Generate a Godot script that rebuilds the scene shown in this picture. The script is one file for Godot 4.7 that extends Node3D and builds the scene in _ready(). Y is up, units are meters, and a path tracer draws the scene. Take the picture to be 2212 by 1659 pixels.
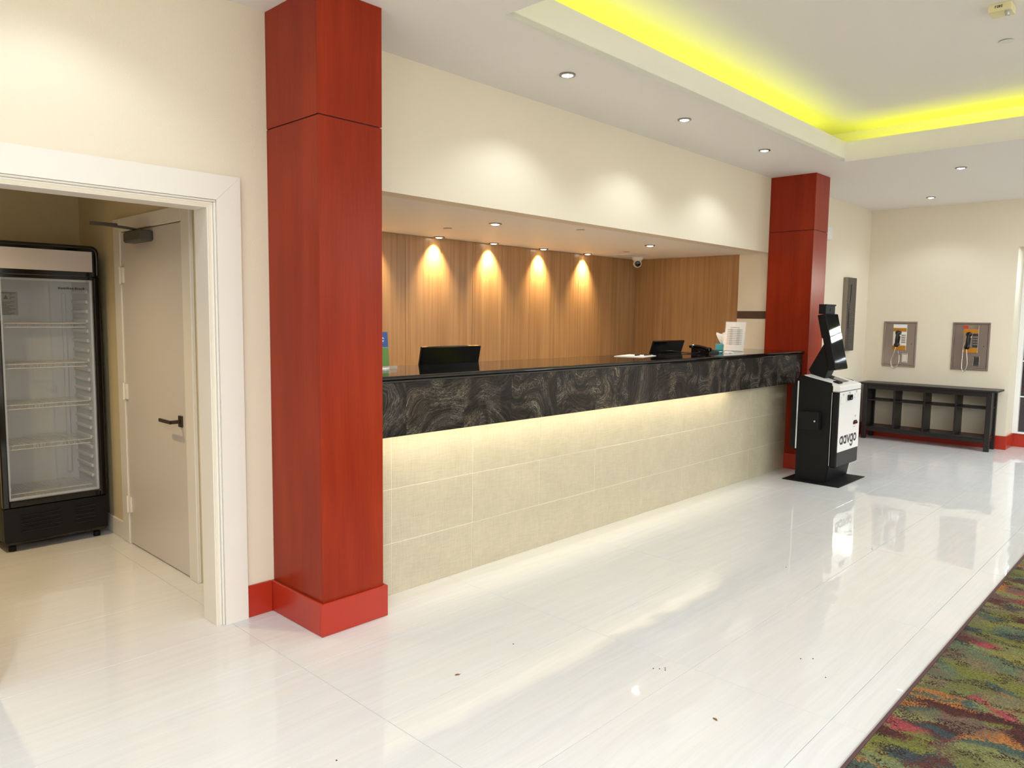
extends Node3D

# ------------------------------------------------------------------ numbers of the place (metres)
const CEIL := 2.997        # lobby ceiling
const TRAY := 3.35         # raised tray ceiling
const LIP := 3.175         # top of the cove lip
const SOF := 2.235         # underside of the soffit over the desk
const WALL := -0.27        # face of the wall behind the desk line
const FAR := 10.43         # far wall with the telephones
const WOOD := -1.965       # wood panelling behind the desk
const TOP := 1.226         # counter top
const AX0 := 1.7176
const AX1 := 2.0706
const BX0 := 7.356
const BX1 := 7.71
const COLZ := 0.197

var M := {}
var used := {}
var rng := RandomNumberGenerator.new()

# ------------------------------------------------------------------ naming and tagging
func numbered(called: String) -> String:
	var n: int = used.get(called, 0)
	used[called] = n + 1
	return called if n == 0 else "%s_%03d" % [called, n]

func thing(called: String, label: String, category: String, at := Vector3.ZERO, group := "") -> Node3D:
	var o := Node3D.new()
	o.name = numbered(called)
	add_child(o)
	o.position = at
	tag(o, label, category, group)
	return o

func tag(o: Node, label: String, category: String, group := "") -> void:
	o.set_meta("label", label)
	o.set_meta("category", category)
	if group != "":
		o.set_meta("group", group)

func shell(called: String) -> Node3D:
	var o := Node3D.new()
	o.name = called
	o.set_meta("kind", "structure")
	add_child(o)
	return o

func obj(called: String, st: SurfaceTool, m: Material, parent: Node = self) -> MeshInstance3D:
	return put(called, st.commit(), m, parent)

func put(called: String, mesh: Mesh, m: Material, parent: Node = self, at := Vector3.ZERO) -> MeshInstance3D:
	var o := MeshInstance3D.new()
	o.mesh = mesh
	o.material_override = m
	o.name = numbered(called) if parent == self else called
	o.position = at
	parent.add_child(o, true)
	return o

func struct(called: String, st: SurfaceTool, m: Material, parent: Node = self) -> MeshInstance3D:
	var o := MeshInstance3D.new()
	o.mesh = st.commit()
	o.material_override = m
	o.name = called
	if parent == self:
		o.set_meta("kind", "structure")
	parent.add_child(o, true)
	return o

# ------------------------------------------------------------------ shapes
func mb() -> SurfaceTool:
	var st := SurfaceTool.new()
	st.begin(Mesh.PRIMITIVE_TRIANGLES)
	return st

# a face whose corners run round it; turned so that it looks away from «inside»
func face(st: SurfaceTool, p: Array, inside: Vector3, uvs: Array = []) -> void:
	var n: Vector3 = (p[1] - p[0]).cross(p[2] - p[0]).normalized()
	var c := Vector3.ZERO
	for q in p:
		c += q
	c /= p.size()
	var order := range(p.size())
	if n.dot(c - inside) < 0:
		n = -n
		order.reverse()
	for k in range(1, p.size() - 1):
		for i in [order[0], order[k + 1], order[k]]:
			st.set_normal(n)
			st.set_uv(uvs[i] if uvs else Vector2.ZERO)
			st.add_vertex(p[i])

# box with chamfered edges between two corners
func box(st: SurfaceTool, lo: Vector3, hi: Vector3, b := 0.0, xf := Transform3D(), uv := Rect2()) -> void:
	var c := (lo + hi) / 2
	var h := (hi - lo) / 2
	b = minf(b, minf(h.x, minf(h.y, h.z)) * 0.9)
	var flat_axis := 0
	for i in 3:
		if h[i] < h[flat_axis]:
			flat_axis = i
	var at := func(ax: int, s: Vector3) -> Vector3:
		var v := Vector3(s.x * (h.x - b), s.y * (h.y - b), s.z * (h.z - b))
		v[ax] = s[ax] * h[ax]
		return v
	var map_uv := func(v: Vector3) -> Vector2:
		var t := Vector2(v.x / h.x, v.y / h.y)
		if flat_axis == 0:
			t = Vector2(v.z / h.z, v.y / h.y)
		elif flat_axis == 1:
			t = Vector2(v.x / h.x, v.z / h.z)
		return uv.position + (t * Vector2(0.5, -0.5) + Vector2(0.5, 0.5)) * uv.size
	var emit := func(p: Array) -> void:
		var q := []
		var t := []
		for v in p:
			t.append(map_uv.call(v))
			q.append(xf * (c + v))
		face(st, q, xf * c, t)
	for ax in 3:
		var u := (ax + 1) % 3
		var w := (ax + 2) % 3
		for s in [-1.0, 1.0]:
			var p := []
			for k in [[-1, -1], [1, -1], [1, 1], [-1, 1]]:
				var sg := Vector3.ZERO
				sg[ax] = s
				sg[u] = k[0]
				sg[w] = k[1]
				p.append(at.call(ax, sg))
			emit.call(p)
	if b <= 0.0:
		return
	for ax in 3:                                  # edges that run along ax
		var u := (ax + 1) % 3
		var w := (ax + 2) % 3
		for k in [[-1, -1], [1, -1], [1, 1], [-1, 1]]:
			var s0 := Vector3.ZERO
			s0[u] = k[0]
			s0[w] = k[1]
			var s1 := s0
			s0[ax] = -1
			s1[ax] = 1
			emit.call([at.call(u, s0), at.call(u, s1), at.call(w, s1), at.call(w, s0)])
	for sx in [-1.0, 1.0]:
		for sy in [-1.0, 1.0]:
			for sz in [-1.0, 1.0]:
				var s := Vector3(sx, sy, sz)
				emit.call([at.call(0, s), at.call(1, s), at.call(2, s)])

func bx(x0: float, x1: float, y0: float, y1: float, z0: float, z1: float, b := 0.0) -> SurfaceTool:
	var st := mb()
	box(st, Vector3(x0, y0, z0), Vector3(x1, y1, z1), b)
	return st

# polygon pushed along an axis: for "x" the points are (z, y), for "y" (x, z), for "z" (x, y)
func prism(st: SurfaceTool, pts: Array, axis: String, d0: float, d1: float, uv_scale := 0.0) -> void:
	var at := func(p: Vector2, d: float) -> Vector3:
		return Vector3(d, p.y, p.x) if axis == "x" else Vector3(p.x, d, p.y) if axis == "y" else Vector3(p.x, p.y, d)
	var poly := PackedVector2Array(pts)
	if Geometry2D.is_polygon_clockwise(poly):
		poly.reverse()
	var along: Vector3 = (at.call(Vector2.ZERO, 1.0) - at.call(Vector2.ZERO, 0.0))
	var tri := Geometry2D.triangulate_polygon(poly)
	for d in [d0, d1]:
		var away: Vector3 = along * (1.0 if d == maxf(d0, d1) else -1.0)
		for k in range(0, tri.size(), 3):
			var q := [at.call(poly[tri[k]], d), at.call(poly[tri[k + 1]], d), at.call(poly[tri[k + 2]], d)]
			var t := [poly[tri[k]] * uv_scale, poly[tri[k + 1]] * uv_scale, poly[tri[k + 2]] * uv_scale]
			face(st, q, (q[0] + q[1] + q[2]) / 3.0 - away, t)
	for k in poly.size():
		var a := poly[k]
		var b := poly[(k + 1) % poly.size()]
		var out2 := Vector2(b.y - a.y, a.x - b.x).normalized()
		var q := [at.call(a, d0), at.call(b, d0), at.call(b, d1), at.call(a, d1)]
		var out3: Vector3 = at.call(out2, 0.0) - at.call(Vector2.ZERO, 0.0)
		face(st, q, (q[0] + q[2]) / 2.0 - out3)

func rounded(x0: float, x1: float, y0: float, y1: float, r: Array, seg := 6) -> Array:
	# corner radii: bottom-left, bottom-right, top-right, top-left
	var out := []
	var corners := [Vector2(x0, y0), Vector2(x1, y0), Vector2(x1, y1), Vector2(x0, y1)]
	var inn := [Vector2(1, 1), Vector2(-1, 1), Vector2(-1, -1), Vector2(1, -1)]
	for k in 4:
		if r[k] <= 0.0:
			out.append(corners[k])
			continue
		var c: Vector2 = corners[k] + inn[k] * r[k]
		for i in seg + 1:
			var a := PI + PI / 2 * k + PI / 2 * i / seg
			out.append(c + Vector2(cos(a), sin(a)) * r[k])
	return out

# profile of (radius, height) turned about the local y axis
func lathe(st: SurfaceTool, prof: Array, xf := Transform3D(), seg := 24) -> void:
	for k in prof.size() - 1:
		var a: Vector2 = prof[k]
		var b: Vector2 = prof[k + 1]
		var d := (b - a).normalized()
		var n2 := Vector2(d.y, -d.x)
		for i in seg:
			var t0 := TAU * i / seg
			var t1 := TAU * (i + 1) / seg
			var c0 := Vector3(cos(t0), 0, sin(t0))
			var c1 := Vector3(cos(t1), 0, sin(t1))
			var P := [c0 * a.x + Vector3.UP * a.y, c1 * a.x + Vector3.UP * a.y, c1 * b.x + Vector3.UP * b.y, c0 * b.x + Vector3.UP * b.y]
			var N := [c0 * n2.x + Vector3.UP * n2.y, c1 * n2.x + Vector3.UP * n2.y, c1 * n2.x + Vector3.UP * n2.y, c0 * n2.x + Vector3.UP * n2.y]
			for j in [0, 1, 2, 0, 2, 3]:
				st.set_normal((xf.basis * N[j]).normalized())
				st.set_uv(Vector2.ZERO)
				st.add_vertex(xf * P[j])

func tube(st: SurfaceTool, path: Array, r: float, seg := 8) -> void:
	var rings := []
	for k in path.size():
		var d: Vector3 = (path[mini(k + 1, path.size() - 1)] - path[maxi(k - 1, 0)]).normalized()
		var s := d.cross(Vector3.UP if absf(d.y) < 0.9 else Vector3.RIGHT).normalized()
		var t := s.cross(d).normalized()
		var ring := []
		for i in seg:
			var a := TAU * i / seg
			ring.append(s * cos(a) + t * sin(a))
		rings.append(ring)
	for k in path.size() - 1:
		for i in seg:
			var j := (i + 1) % seg
			var P := [path[k] + rings[k][i] * r, path[k] + rings[k][j] * r, path[k + 1] + rings[k + 1][j] * r, path[k + 1] + rings[k + 1][i] * r]
			var N := [rings[k][i], rings[k][j], rings[k + 1][j], rings[k + 1][i]]
			for q in [0, 1, 2, 0, 2, 3]:
				st.set_normal(N[q])
				st.set_uv(Vector2.ZERO)
				st.add_vertex(P[q])
	for e in [0, path.size() - 1]:
		var p := []
		for i in seg:
			p.append(path[e] + rings[e][i] * r)
		var inside: Vector3 = path[1] if e == 0 else path[e - 1]
		face(st, p, inside)

func curve(pts: Array, steps := 20) -> Array:
	var c := Curve3D.new()
	for k in pts.size():
		var a: Vector3 = pts[maxi(k - 1, 0)]
		var b: Vector3 = pts[mini(k + 1, pts.size() - 1)]
		var h := (b - a) / 6.0
		c.add_point(pts[k], -h, h)
	var out := []
	for i in steps + 1:
		out.append(c.sample_baked(c.get_baked_length() * i / steps, true))
	return out

func text_mesh(s: String, size: float, depth := 0.002, bold := false) -> TextMesh:
	var t := TextMesh.new()
	var f := SystemFont.new()
	f.font_names = PackedStringArray(["Droid Sans"])
	if bold:
		f.font_weight = 700
	t.font = f
	t.text = s
	t.font_size = 48
	t.pixel_size = size / 34.0
	t.depth = depth
	return t

# ------------------------------------------------------------------ materials
func mat(c: Color, rough := 0.6, metal := 0.0, spec := 0.5) -> StandardMaterial3D:
	var m := StandardMaterial3D.new()
	m.albedo_color = c
	m.roughness = rough
	m.metallic = metal
	m.metallic_specular = spec
	return m

func rgb(r: float, g: float, b: float) -> Color:
	return Color(r / 255.0, g / 255.0, b / 255.0)

func glow(c: Color, e: float) -> StandardMaterial3D:
	var m := mat(c, 0.4)
	m.emission_enabled = true
	m.emission = c
	m.emission_energy_multiplier = e
	return m

func noise(s: int, f := 1.0, octaves := 3, kind := FastNoiseLite.TYPE_SIMPLEX_SMOOTH) -> FastNoiseLite:
	var n := FastNoiseLite.new()
	n.seed = s
	n.frequency = f
	n.noise_type = kind
	n.fractal_type = FastNoiseLite.FRACTAL_FBM if octaves > 1 else FastNoiseLite.FRACTAL_NONE
	n.fractal_octaves = octaves
	return n

func picture(w: int, h: int, fn: Callable) -> ImageTexture:
	var data := PackedByteArray()
	data.resize(w * h * 3)
	var k := 0
	for y in h:
		for x in w:
			var c: Color = fn.call((x + 0.5) / w, (y + 0.5) / h)
			data[k] = int(clampf(c.r, 0, 1) * 255.0)
			data[k + 1] = int(clampf(c.g, 0, 1) * 255.0)
			data[k + 2] = int(clampf(c.b, 0, 1) * 255.0)
			k += 3
	return ImageTexture.create_from_image(Image.create_from_data(w, h, false, Image.FORMAT_RGB8, data))

func relief(s: int, f: float, octaves: int, size := 256) -> NoiseTexture2D:
	var t := NoiseTexture2D.new()
	t.noise = noise(s, f, octaves)
	t.width = size
	t.height = size
	t.seamless = true
	t.as_normal_map = true
	t.bump_strength = 4.0
	return t

func make_materials() -> void:
	# painted plaster: fine roller stipple only
	var stipple := relief(3, 0.12, 3)
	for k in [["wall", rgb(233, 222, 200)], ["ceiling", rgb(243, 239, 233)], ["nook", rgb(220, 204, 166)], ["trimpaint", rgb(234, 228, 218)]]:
		var m := mat(k[1], 0.55)
		m.normal_enabled = true
		m.normal_texture = stipple
		m.normal_scale = 0.12 if k[0] != "trimpaint" else 0.04
		m.uv1_triplanar = true
		m.uv1_world_triplanar = true
		m.uv1_scale = Vector3(3, 3, 3)
		M[k[0]] = m
	M.trimpaint.roughness = 0.35

	# polished white porcelain with long faint veins along the tile
	var a := noise(11, 1.0, 3)
	var b := noise(12, 1.0, 2)
	var floor_print := picture(1024, 1024, func(u: float, v: float) -> Color:
		var x: float = u * 2.4
		var z: float = v * 2.4
		var w: float = z + 0.02 * b.get_noise_2d(x * 1.5, z * 2.0)
		var t: float = a.get_noise_2d(x * 0.9, w * 26.0) * 0.6 + b.get_noise_2d(x * 2.0 + 9.0, w * 80.0) * 0.4
		var s: float = clampf(t * 0.5 + 0.5, 0, 1)
		var warm: float = a.get_noise_2d(x * 0.7 + 40.0, z * 4.0)
		return rgb(224, 223, 222).lerp(rgb(237, 236, 235), s) + Color(0.008, 0.002, -0.008) * warm)
	var fm := mat(Color.WHITE, 0.025, 0.0, 0.5)
	fm.albedo_texture = floor_print
	var ripple := relief(21, 0.03, 2, 256)
	ripple.bump_strength = 2.0
	fm.normal_enabled = true
	fm.normal_texture = ripple
	fm.normal_scale = 0.045
	M.floor_tile = fm
	M.grout = mat(rgb(212, 207, 200), 0.8)
	M.white_grout = mat(rgb(236, 230, 214), 0.8)

	# linen-faced stone tile
	var c := noise(31, 1.0, 2)
	var stone := picture(1024, 1024, func(u: float, v: float) -> Color:
		var x: float = u * 2.44
		var y: float = v * 2.44
		var weave: float = c.get_noise_2d(x * 7.0, y * 330.0) + c.get_noise_2d(x * 330.0 + 50.0, y * 7.0)
		var blot: float = c.get_noise_2d(x * 3.0 + 7.0, y * 3.0) * 0.6 + c.get_noise_2d(x * 11.0, y * 11.0 + 70.0) * 0.4
		return rgb(196, 186, 162) * (1.0 + 0.05 * weave + 0.035 * blot))
	M.stone = mat(Color.WHITE, 0.32)
	M.stone.albedo_texture = stone

	# dark swirled granite
	var g1 := noise(41, 1.0, 3)
	var g2 := noise(42, 1.0, 2)
	var gran := picture(1024, 1024, func(u: float, v: float) -> Color:
		var x: float = u * 1.6
		var y: float = v * 1.6
		var wx: float = x + 0.30 * g2.get_noise_2d(x * 1.3, y * 1.3) + 0.014 * g2.get_noise_2d(x * 7.0, y * 7.0 + 30.0)
		var wy: float = y + 0.30 * g2.get_noise_2d(x * 1.3 + 80.0, y * 1.3) + 0.014 * g2.get_noise_2d(x * 7.0 + 60.0, y * 7.0)
		var band: float = g1.get_noise_2d(wx * 4.0, wy * 46.0)
		var fibre: float = g1.get_noise_2d(wx * 34.0 + 20.0, wy * 190.0)
		var vein: float = maxf(0.0, 1.0 - absf(g1.get_noise_2d(wx * 3.0 + 20.0, wy * 22.0)) * 9.0)
		var speck: float = g1.get_noise_2d(x * 360.0, y * 360.0)
		var rich: float = clampf(0.55 + 1.5 * g2.get_noise_2d(wx * 4.0, wy * 4.0), 0, 1)
		var t: float = clampf(0.05 + 0.22 * band + 0.8 * maxf(fibre, 0.0) * (0.35 + rich) + 0.25 * vein * rich + 0.9 * maxf(speck, 0.0) * (0.35 + rich), 0, 1)
		var tan_: Color = rgb(172, 150, 122).lerp(rgb(140, 134, 124), clampf(0.5 + g2.get_noise_2d(x * 2.0 + 5.0, y * 2.0), 0, 1))
		return rgb(19, 17, 17).lerp(tan_, t))
	M.granite = mat(Color.WHITE, 0.26, 0.0, 0.4)
	M.granite.albedo_texture = gran
	M.black_stone = mat(rgb(20, 18, 18), 0.05, 0.0, 0.55)

	# straight grained veneer
	var w1 := noise(51, 1.0, 3)
	var veneer := picture(1024, 512, func(u: float, v: float) -> Color:
		var x: float = u * 3.2
		var y: float = v * 2.4
		var s: float = w1.get_noise_2d(x * 26.0, y * 0.5) * 0.55 + w1.get_noise_2d(x * 120.0, y * 1.6 + 30.0) * 0.35 + w1.get_noise_2d(x * 4.0 + 90.0, y * 0.2) * 0.5
		return rgb(184, 146, 104).lerp(rgb(150, 111, 72), clampf(0.45 + s * 0.8, 0, 1)))
	M.wood = mat(Color.WHITE, 0.3)
	M.wood.albedo_texture = veneer
	var w2 := noise(61, 1.0, 3)
	var cherry := picture(512, 1024, func(u: float, v: float) -> Color:
		var x: float = u * 1.6
		var y: float = v * 3.2
		var s: float = w2.get_noise_2d(x * 9.0, y * 0.8) * 0.5 + w2.get_noise_2d(x * 110.0, y * 3.0) * 0.35 + w2.get_noise_2d(x * 2.0, y * 0.7 + 20.0) * 0.4
		return rgb(160, 52, 23).lerp(rgb(130, 35, 15), clampf(0.45 + s * 0.8, 0, 1)))
	M.cherry = mat(Color.WHITE, 0.3, 0.0, 0.3)
	M.cherry.albedo_texture = cherry
	M.redpaint = mat(rgb(176, 46, 24), 0.28)
	M.cherry_dark = mat(rgb(70, 22, 16), 0.6)

	# printed lobby carpet: brushed patches along the length of the room
	var p1 := noise(71, 1.0, 1, FastNoiseLite.TYPE_CELLULAR)
	p1.cellular_return_type = FastNoiseLite.RETURN_CELL_VALUE
	p1.cellular_jitter = 1.0
	var p2 := noise(72, 1.0, 3)
	var p3 := noise(73, 1.0, 1)
	var greens := [rgb(120, 120, 62), rgb(128, 130, 84), rgb(138, 132, 72), rgb(104, 116, 90), rgb(78, 94, 86), rgb(62, 74, 82), rgb(126, 114, 88), rgb(114, 116, 70)]
	var reds := [rgb(82, 46, 46), rgb(168, 74, 82), rgb(122, 132, 92), rgb(118, 94, 82), rgb(176, 114, 62), rgb(92, 56, 54), rgb(134, 132, 86), rgb(110, 82, 76)]
	var carpet_print := picture(2048, 1024, func(u: float, v: float) -> Color:
		var x: float = u * 4.4
		var z: float = v * 2.2
		var h := float(hash(Vector2i(int(u * 1024.0), int(v * 512.0))) % 1000) / 1000.0 - 0.5
		var h2 := float(hash(Vector2i(int(u * 1024.0) + 7777, int(v * 512.0))) % 1000) / 1000.0 - 0.5
		var fx: float = x + 0.05 * p2.get_noise_2d(x * 5.0, z * 5.0) + 0.032 * h
		var fz: float = z + 0.06 * p2.get_noise_2d(x * 4.0 + 30.0, z * 3.0) + 0.06 * h2
		var cell: float = p1.get_noise_2d(fx * 10.5, fz * 6.5) * 0.5 + 0.5
		var zone: float = p2.get_noise_2d(x * 1.3 + 3.0, z * 1.0) + 0.12 * h + (0.22 if x < 1.7 else -0.06)
		var warm_zone := zone > 0.08
		if p1.get_noise_2d(fx * 15.0 + 40.0, fz * 8.0) > 0.6:
			warm_zone = not warm_zone
		var col: Color = (reds if warm_zone else greens)[clampi(int(cell * 8.0), 0, 7)]
		if p2.get_noise_2d(x * 9.0 + 11.0, z * 5.0) > 0.2 and h2 > 0.12:
			col = rgb(58, 40, 40)
		return col.lerp(rgb(104, 98, 74), 0.12) * (0.9 + 0.34 * h))
	M.carpet = mat(Color.WHITE, 0.95, 0.0, 0.2)
	M.carpet.albedo_texture = carpet_print
	M.carpet.uv1_triplanar = true
	M.carpet.uv1_world_triplanar = true
	M.carpet.uv1_scale = Vector3(1.0 / 4.4, 1.0, 1.0 / 2.2)
	M.carpet.uv1_offset = Vector3(-0.409, 0, 0)
	M.carpet_edge = mat(rgb(92, 62, 66), 0.9)

	M.steel = mat(rgb(168, 158, 152), 0.38, 0.9)
	M.steel_dark = mat(rgb(150, 138, 132), 0.42, 0.85)
	M.chrome = mat(rgb(220, 220, 220), 0.12, 1.0)
	M.ring = mat(rgb(150, 148, 144), 0.25, 0.9)
	M.black_gloss = mat(rgb(10, 10, 11), 0.08)
	M.black_satin = mat(rgb(13, 13, 15), 0.45, 0.0, 0.35)
	M.black_matte = mat(rgb(18, 18, 20), 0.6, 0.0, 0.35)
	M.charcoal = mat(rgb(46, 46, 46), 0.5)
	M.screen = mat(rgb(6, 8, 7), 0.03)
	M.espresso = mat(rgb(21, 18, 18), 0.38)
	M.white_plastic = mat(rgb(232, 230, 226), 0.4)
	M.white_gloss = mat(rgb(238, 237, 234), 0.25)
	M.paper = mat(rgb(238, 236, 234), 0.7)
	M.ivory = mat(rgb(236, 226, 178), 0.45)
	M.ink = mat(rgb(42, 44, 54), 0.5)
	M.print_ink = mat(rgb(20, 20, 22), 0.6)
	M.amber = mat(rgb(190, 126, 26), 0.4)
	M.liner = mat(rgb(200, 206, 216), 0.5)
	M.wire = mat(rgb(214, 214, 214), 0.4)
	M.bronze = mat(rgb(78, 68, 58), 0.38, 0.8)
	M.closer_grey = mat(rgb(92, 88, 83), 0.45, 0.4)
	M.door_paint = mat(rgb(212, 204, 196), 0.35)
	M.art = mat(rgb(72, 66, 61), 0.5)
	M.art_edge = mat(rgb(142, 130, 114), 0.45)
	M.band = mat(rgb(82, 60, 46), 0.5)
	M.header = mat(rgb(214, 206, 206), 0.4)
	M.teal = mat(rgb(64, 152, 166), 0.5)
	M.tissue = mat(rgb(242, 242, 242), 0.8)
	M.tissue.backlight_enabled = true
	M.tissue.backlight = Color(0.3, 0.3, 0.3)
	M.leaf = mat(rgb(128, 96, 56), 0.8)
	M.crumb = mat(rgb(46, 42, 40), 0.9)
	M.clear_lens = mat(rgb(190, 190, 186), 0.1, 0.3)
	var glass := mat(Color(0.9, 0.95, 0.95, 0.02), 0.02)
	glass.transparency = BaseMaterial3D.TRANSPARENCY_ALPHA
	M.glass = glass
	var acrylic := mat(Color(0.92, 0.95, 0.95, 0.18), 0.06)
	acrylic.transparency = BaseMaterial3D.TRANSPARENCY_ALPHA
	M.acrylic = acrylic

# ------------------------------------------------------------------ lamps
func downlight(at: Vector3, label: String, group: String, c: Color, energy: float, angle := 64.0, soft := 0.5, r := 0.05, lens := 12.0, tilt := 0.0) -> Node3D:
	var t := thing("recessed_downlight", label, "ceiling light", at, group)
	var st := mb()
	lathe(st, [Vector2(r * 0.66, -0.001), Vector2(r * 0.72, -0.009), Vector2(r, -0.007), Vector2(r, 0.0)])
	obj("trim_ring", st, M.ring, t)
	st = mb()
	lathe(st, [Vector2(0.0, -0.014), Vector2(r * 0.35, -0.0125), Vector2(r * 0.6, -0.008), Vector2(r * 0.68, -0.001)])
	obj("lamp", st, glow(c.lerp(Color.WHITE, 0.6), lens), t)
	var l := SpotLight3D.new()
	l.name = "lamp_light"
	l.light_color = c
	l.light_energy = energy
	l.light_size = 0.03
	l.spot_angle = angle
	l.spot_angle_attenuation = soft
	l.spot_range = 16.0
	l.spot_attenuation = 2.0
	l.shadow_enabled = true
	l.rotation_degrees.x = -90 + tilt
	l.position.y = -0.02
	t.add_child(l)
	return t

func strip_light(parent: Node, at: Vector3, size: Vector2, rot: Vector3, c: Color, e: float) -> void:
	var l := AreaLight3D.new()
	l.name = "strip_light"
	l.area_size = size
	l.light_color = c
	l.light_energy = e
	l.area_range = 14.0
	l.area_attenuation = 2.0
	l.shadow_enabled = true
	l.position = at
	l.rotation_degrees = rot
	parent.add_child(l)

# ------------------------------------------------------------------ the scene
func _ready() -> void:
	rng.seed = 7
	# camera
	var yaw := 0.8111
	var pitch := 0.0910
	var roll := 0.0128
	var fwd := Vector3(sin(yaw) * cos(pitch), -sin(pitch), -cos(yaw) * cos(pitch))
	var right := Vector3(cos(yaw), 0, sin(yaw))
	var up := right.cross(fwd)
	var cam := Camera3D.new()
	cam.name = "camera"
	cam.fov = rad_to_deg(2.0 * atan(829.5 / 1605.1))
	cam.near = 0.05
	cam.far = 60.0
	cam.transform = Transform3D(Basis(right * cos(roll) + up * sin(roll), up * cos(roll) - right * sin(roll), -fwd), Vector3(-0.1647, 1.54, 3.2112))
	add_child(cam)
	cam.current = true
	# surroundings: a closed room at night
	var env := Environment.new()
	env.background_mode = Environment.BG_COLOR
	env.background_color = Color(0.02, 0.022, 0.03)
	env.tonemap_mode = Environment.TONE_MAPPER_LINEAR
	env.tonemap_exposure = 1.78
	env.sdfgi_enabled = true
	env.ssao_enabled = true
	env.ssil_enabled = true
	var we := WorldEnvironment.new()
	we.name = "surroundings"
	we.environment = env
	add_child(we)

	make_materials()
	build_lights()
	build_floor()
	build_shell()
	build_tray()
	build_recess()
	build_nook()
	build_columns()
	build_counter()
	build_fridge()
	build_kiosk()
	build_far_end()
	build_desk_things()
	build_ceiling_things()
	build_bits()

func build_lights() -> void:
	var white := Color(0.93, 0.965, 1.0)
	var warm := Color(1.0, 0.925, 0.80)
	var e := 0.31
	var g := "downlights in the lobby ceiling"
	downlight(Vector3(3.412, CEIL, 0.243), "round recessed downlight nearest the large red column", g, white, e)
	downlight(Vector3(4.765, CEIL, 0.243), "middle recessed downlight of the row above the reception counter", g, white, e)
	downlight(Vector3(6.089, CEIL, 0.243), "recessed downlight above the counter nearest the far red column", g, white, e)
	downlight(Vector3(7.974, CEIL, 1.315), "recessed downlight below the corner of the yellow lit tray", g, white, e * 1.3)
	downlight(Vector3(9.674, CEIL, 0.626), "recessed downlight closest to the wall with the payphones", g, white, e)
	# unseen downlights added for overall brightness; the first fits the scallop on the wall
	for p in [Vector2(0.75, 0.243), Vector2(-0.58, 0.243), Vector2(-1.9, 0.243), Vector2(7.974, 2.65), Vector2(7.974, 4.0), Vector2(9.674, 3.4)]:
		downlight(Vector3(p.x, CEIL, p.y), "added recessed lobby downlight out of view beside the camera", "added lobby downlights out of view", white, e * 0.7)
	var k2 := 0  # ceiling panels added out of view to lift the overall brightness
	for p in [Vector2(-1.3, 3.9), Vector2(-2.2, 6.2), Vector2(1.2, 6.0), Vector2(4.2, 6.4), Vector2(7.2, 6.2), Vector2(8.9, 2.75)]:
		added_light_panel(Vector3(p.x, CEIL, p.y), ["added square ceiling light panel left of the camera", "added square ceiling light panel in the lobby corner behind the camera", "added square ceiling light panel directly behind the camera", "added square ceiling light panel behind the raised tray", "added square ceiling light panel behind the tray towards the window", "added square ceiling light panel beside the window"][k2], white, [6.6, 6.4, 6.4, 5.0, 3.6, 2.0][k2])
		k2 += 1
	k2 = 0  # unseen hanging lamps, added to brighten walls and ceiling
	for p in [Vector2(-2.4, 6.9), Vector2(2.6, 6.9), Vector2(6.4, 6.2), Vector2(9.2, 4.6)]:
		added_drum_lamp(Vector3(p.x, CEIL, p.y), ["added opal drum lamp hanging in the left lobby corner", "added opal drum lamp hanging behind the camera", "added opal drum lamp hanging behind the raised tray", "added opal drum lamp hanging beside the window"][k2], white, 0.6)
		k2 += 1
	var h := "wall washers over the wood panelling"
	var said := ["wall washer downlight hidden behind the large red column", "first downlight from the red column washing the wood panels", "second downlight from the red column washing the wood panels", "third downlight from the red column washing the wood panels", "fourth downlight, the one nearest the dome camera on the wood panels"]
	var xs := [3.53, 4.242, 4.93, 5.655, 6.39]
	for k in 5:
		downlight(Vector3(xs[k], SOF, WOOD + 0.072), said[k], h, Color(1.0, 0.88, 0.66), 1.6, 42.0, 1.0, 0.05, 10.0, 18.0)
	downlight(Vector3(3.866, SOF, -0.813), "downlight in the soffit underside nearest the large red column", "soffit downlights over the desk", warm, 1.3, 72.0, 1.0)
	downlight(Vector3(5.968, SOF, -0.813), "downlight in the soffit underside nearest the far red column", "soffit downlights over the desk", warm, 1.3, 72.0, 1.0)
	downlight(Vector3(0.55, 2.5, -1.45), "warm downlight above the doorway alcove floor", "alcove downlights", Color(1.0, 0.88, 0.66), 1.5, 66.0, 1.0)

func added_light_panel(at: Vector3, label: String, c: Color, e: float) -> void:
	var t := thing("added_ceiling_light_panel", label, "ceiling light", at, "added ceiling light panels behind the camera")
	var st := mb()
	for k in 4:
		box(st, Vector3(-0.32, -0.012, 0.29), Vector3(0.29, 0.0, 0.32), 0.002, Transform3D(Basis(Vector3.UP, PI / 2 * k), Vector3.ZERO))
	obj("frame", st, M.white_plastic, t)
	obj("lamp_diffuser", bx(-0.29, 0.29, -0.006, -0.0001, -0.29, 0.29), glow(c, 1.5), t)
	strip_light(t, Vector3(0, -0.01, 0), Vector2(0.58, 0.58), Vector3(-90, 0, 0), c, e)

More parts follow.
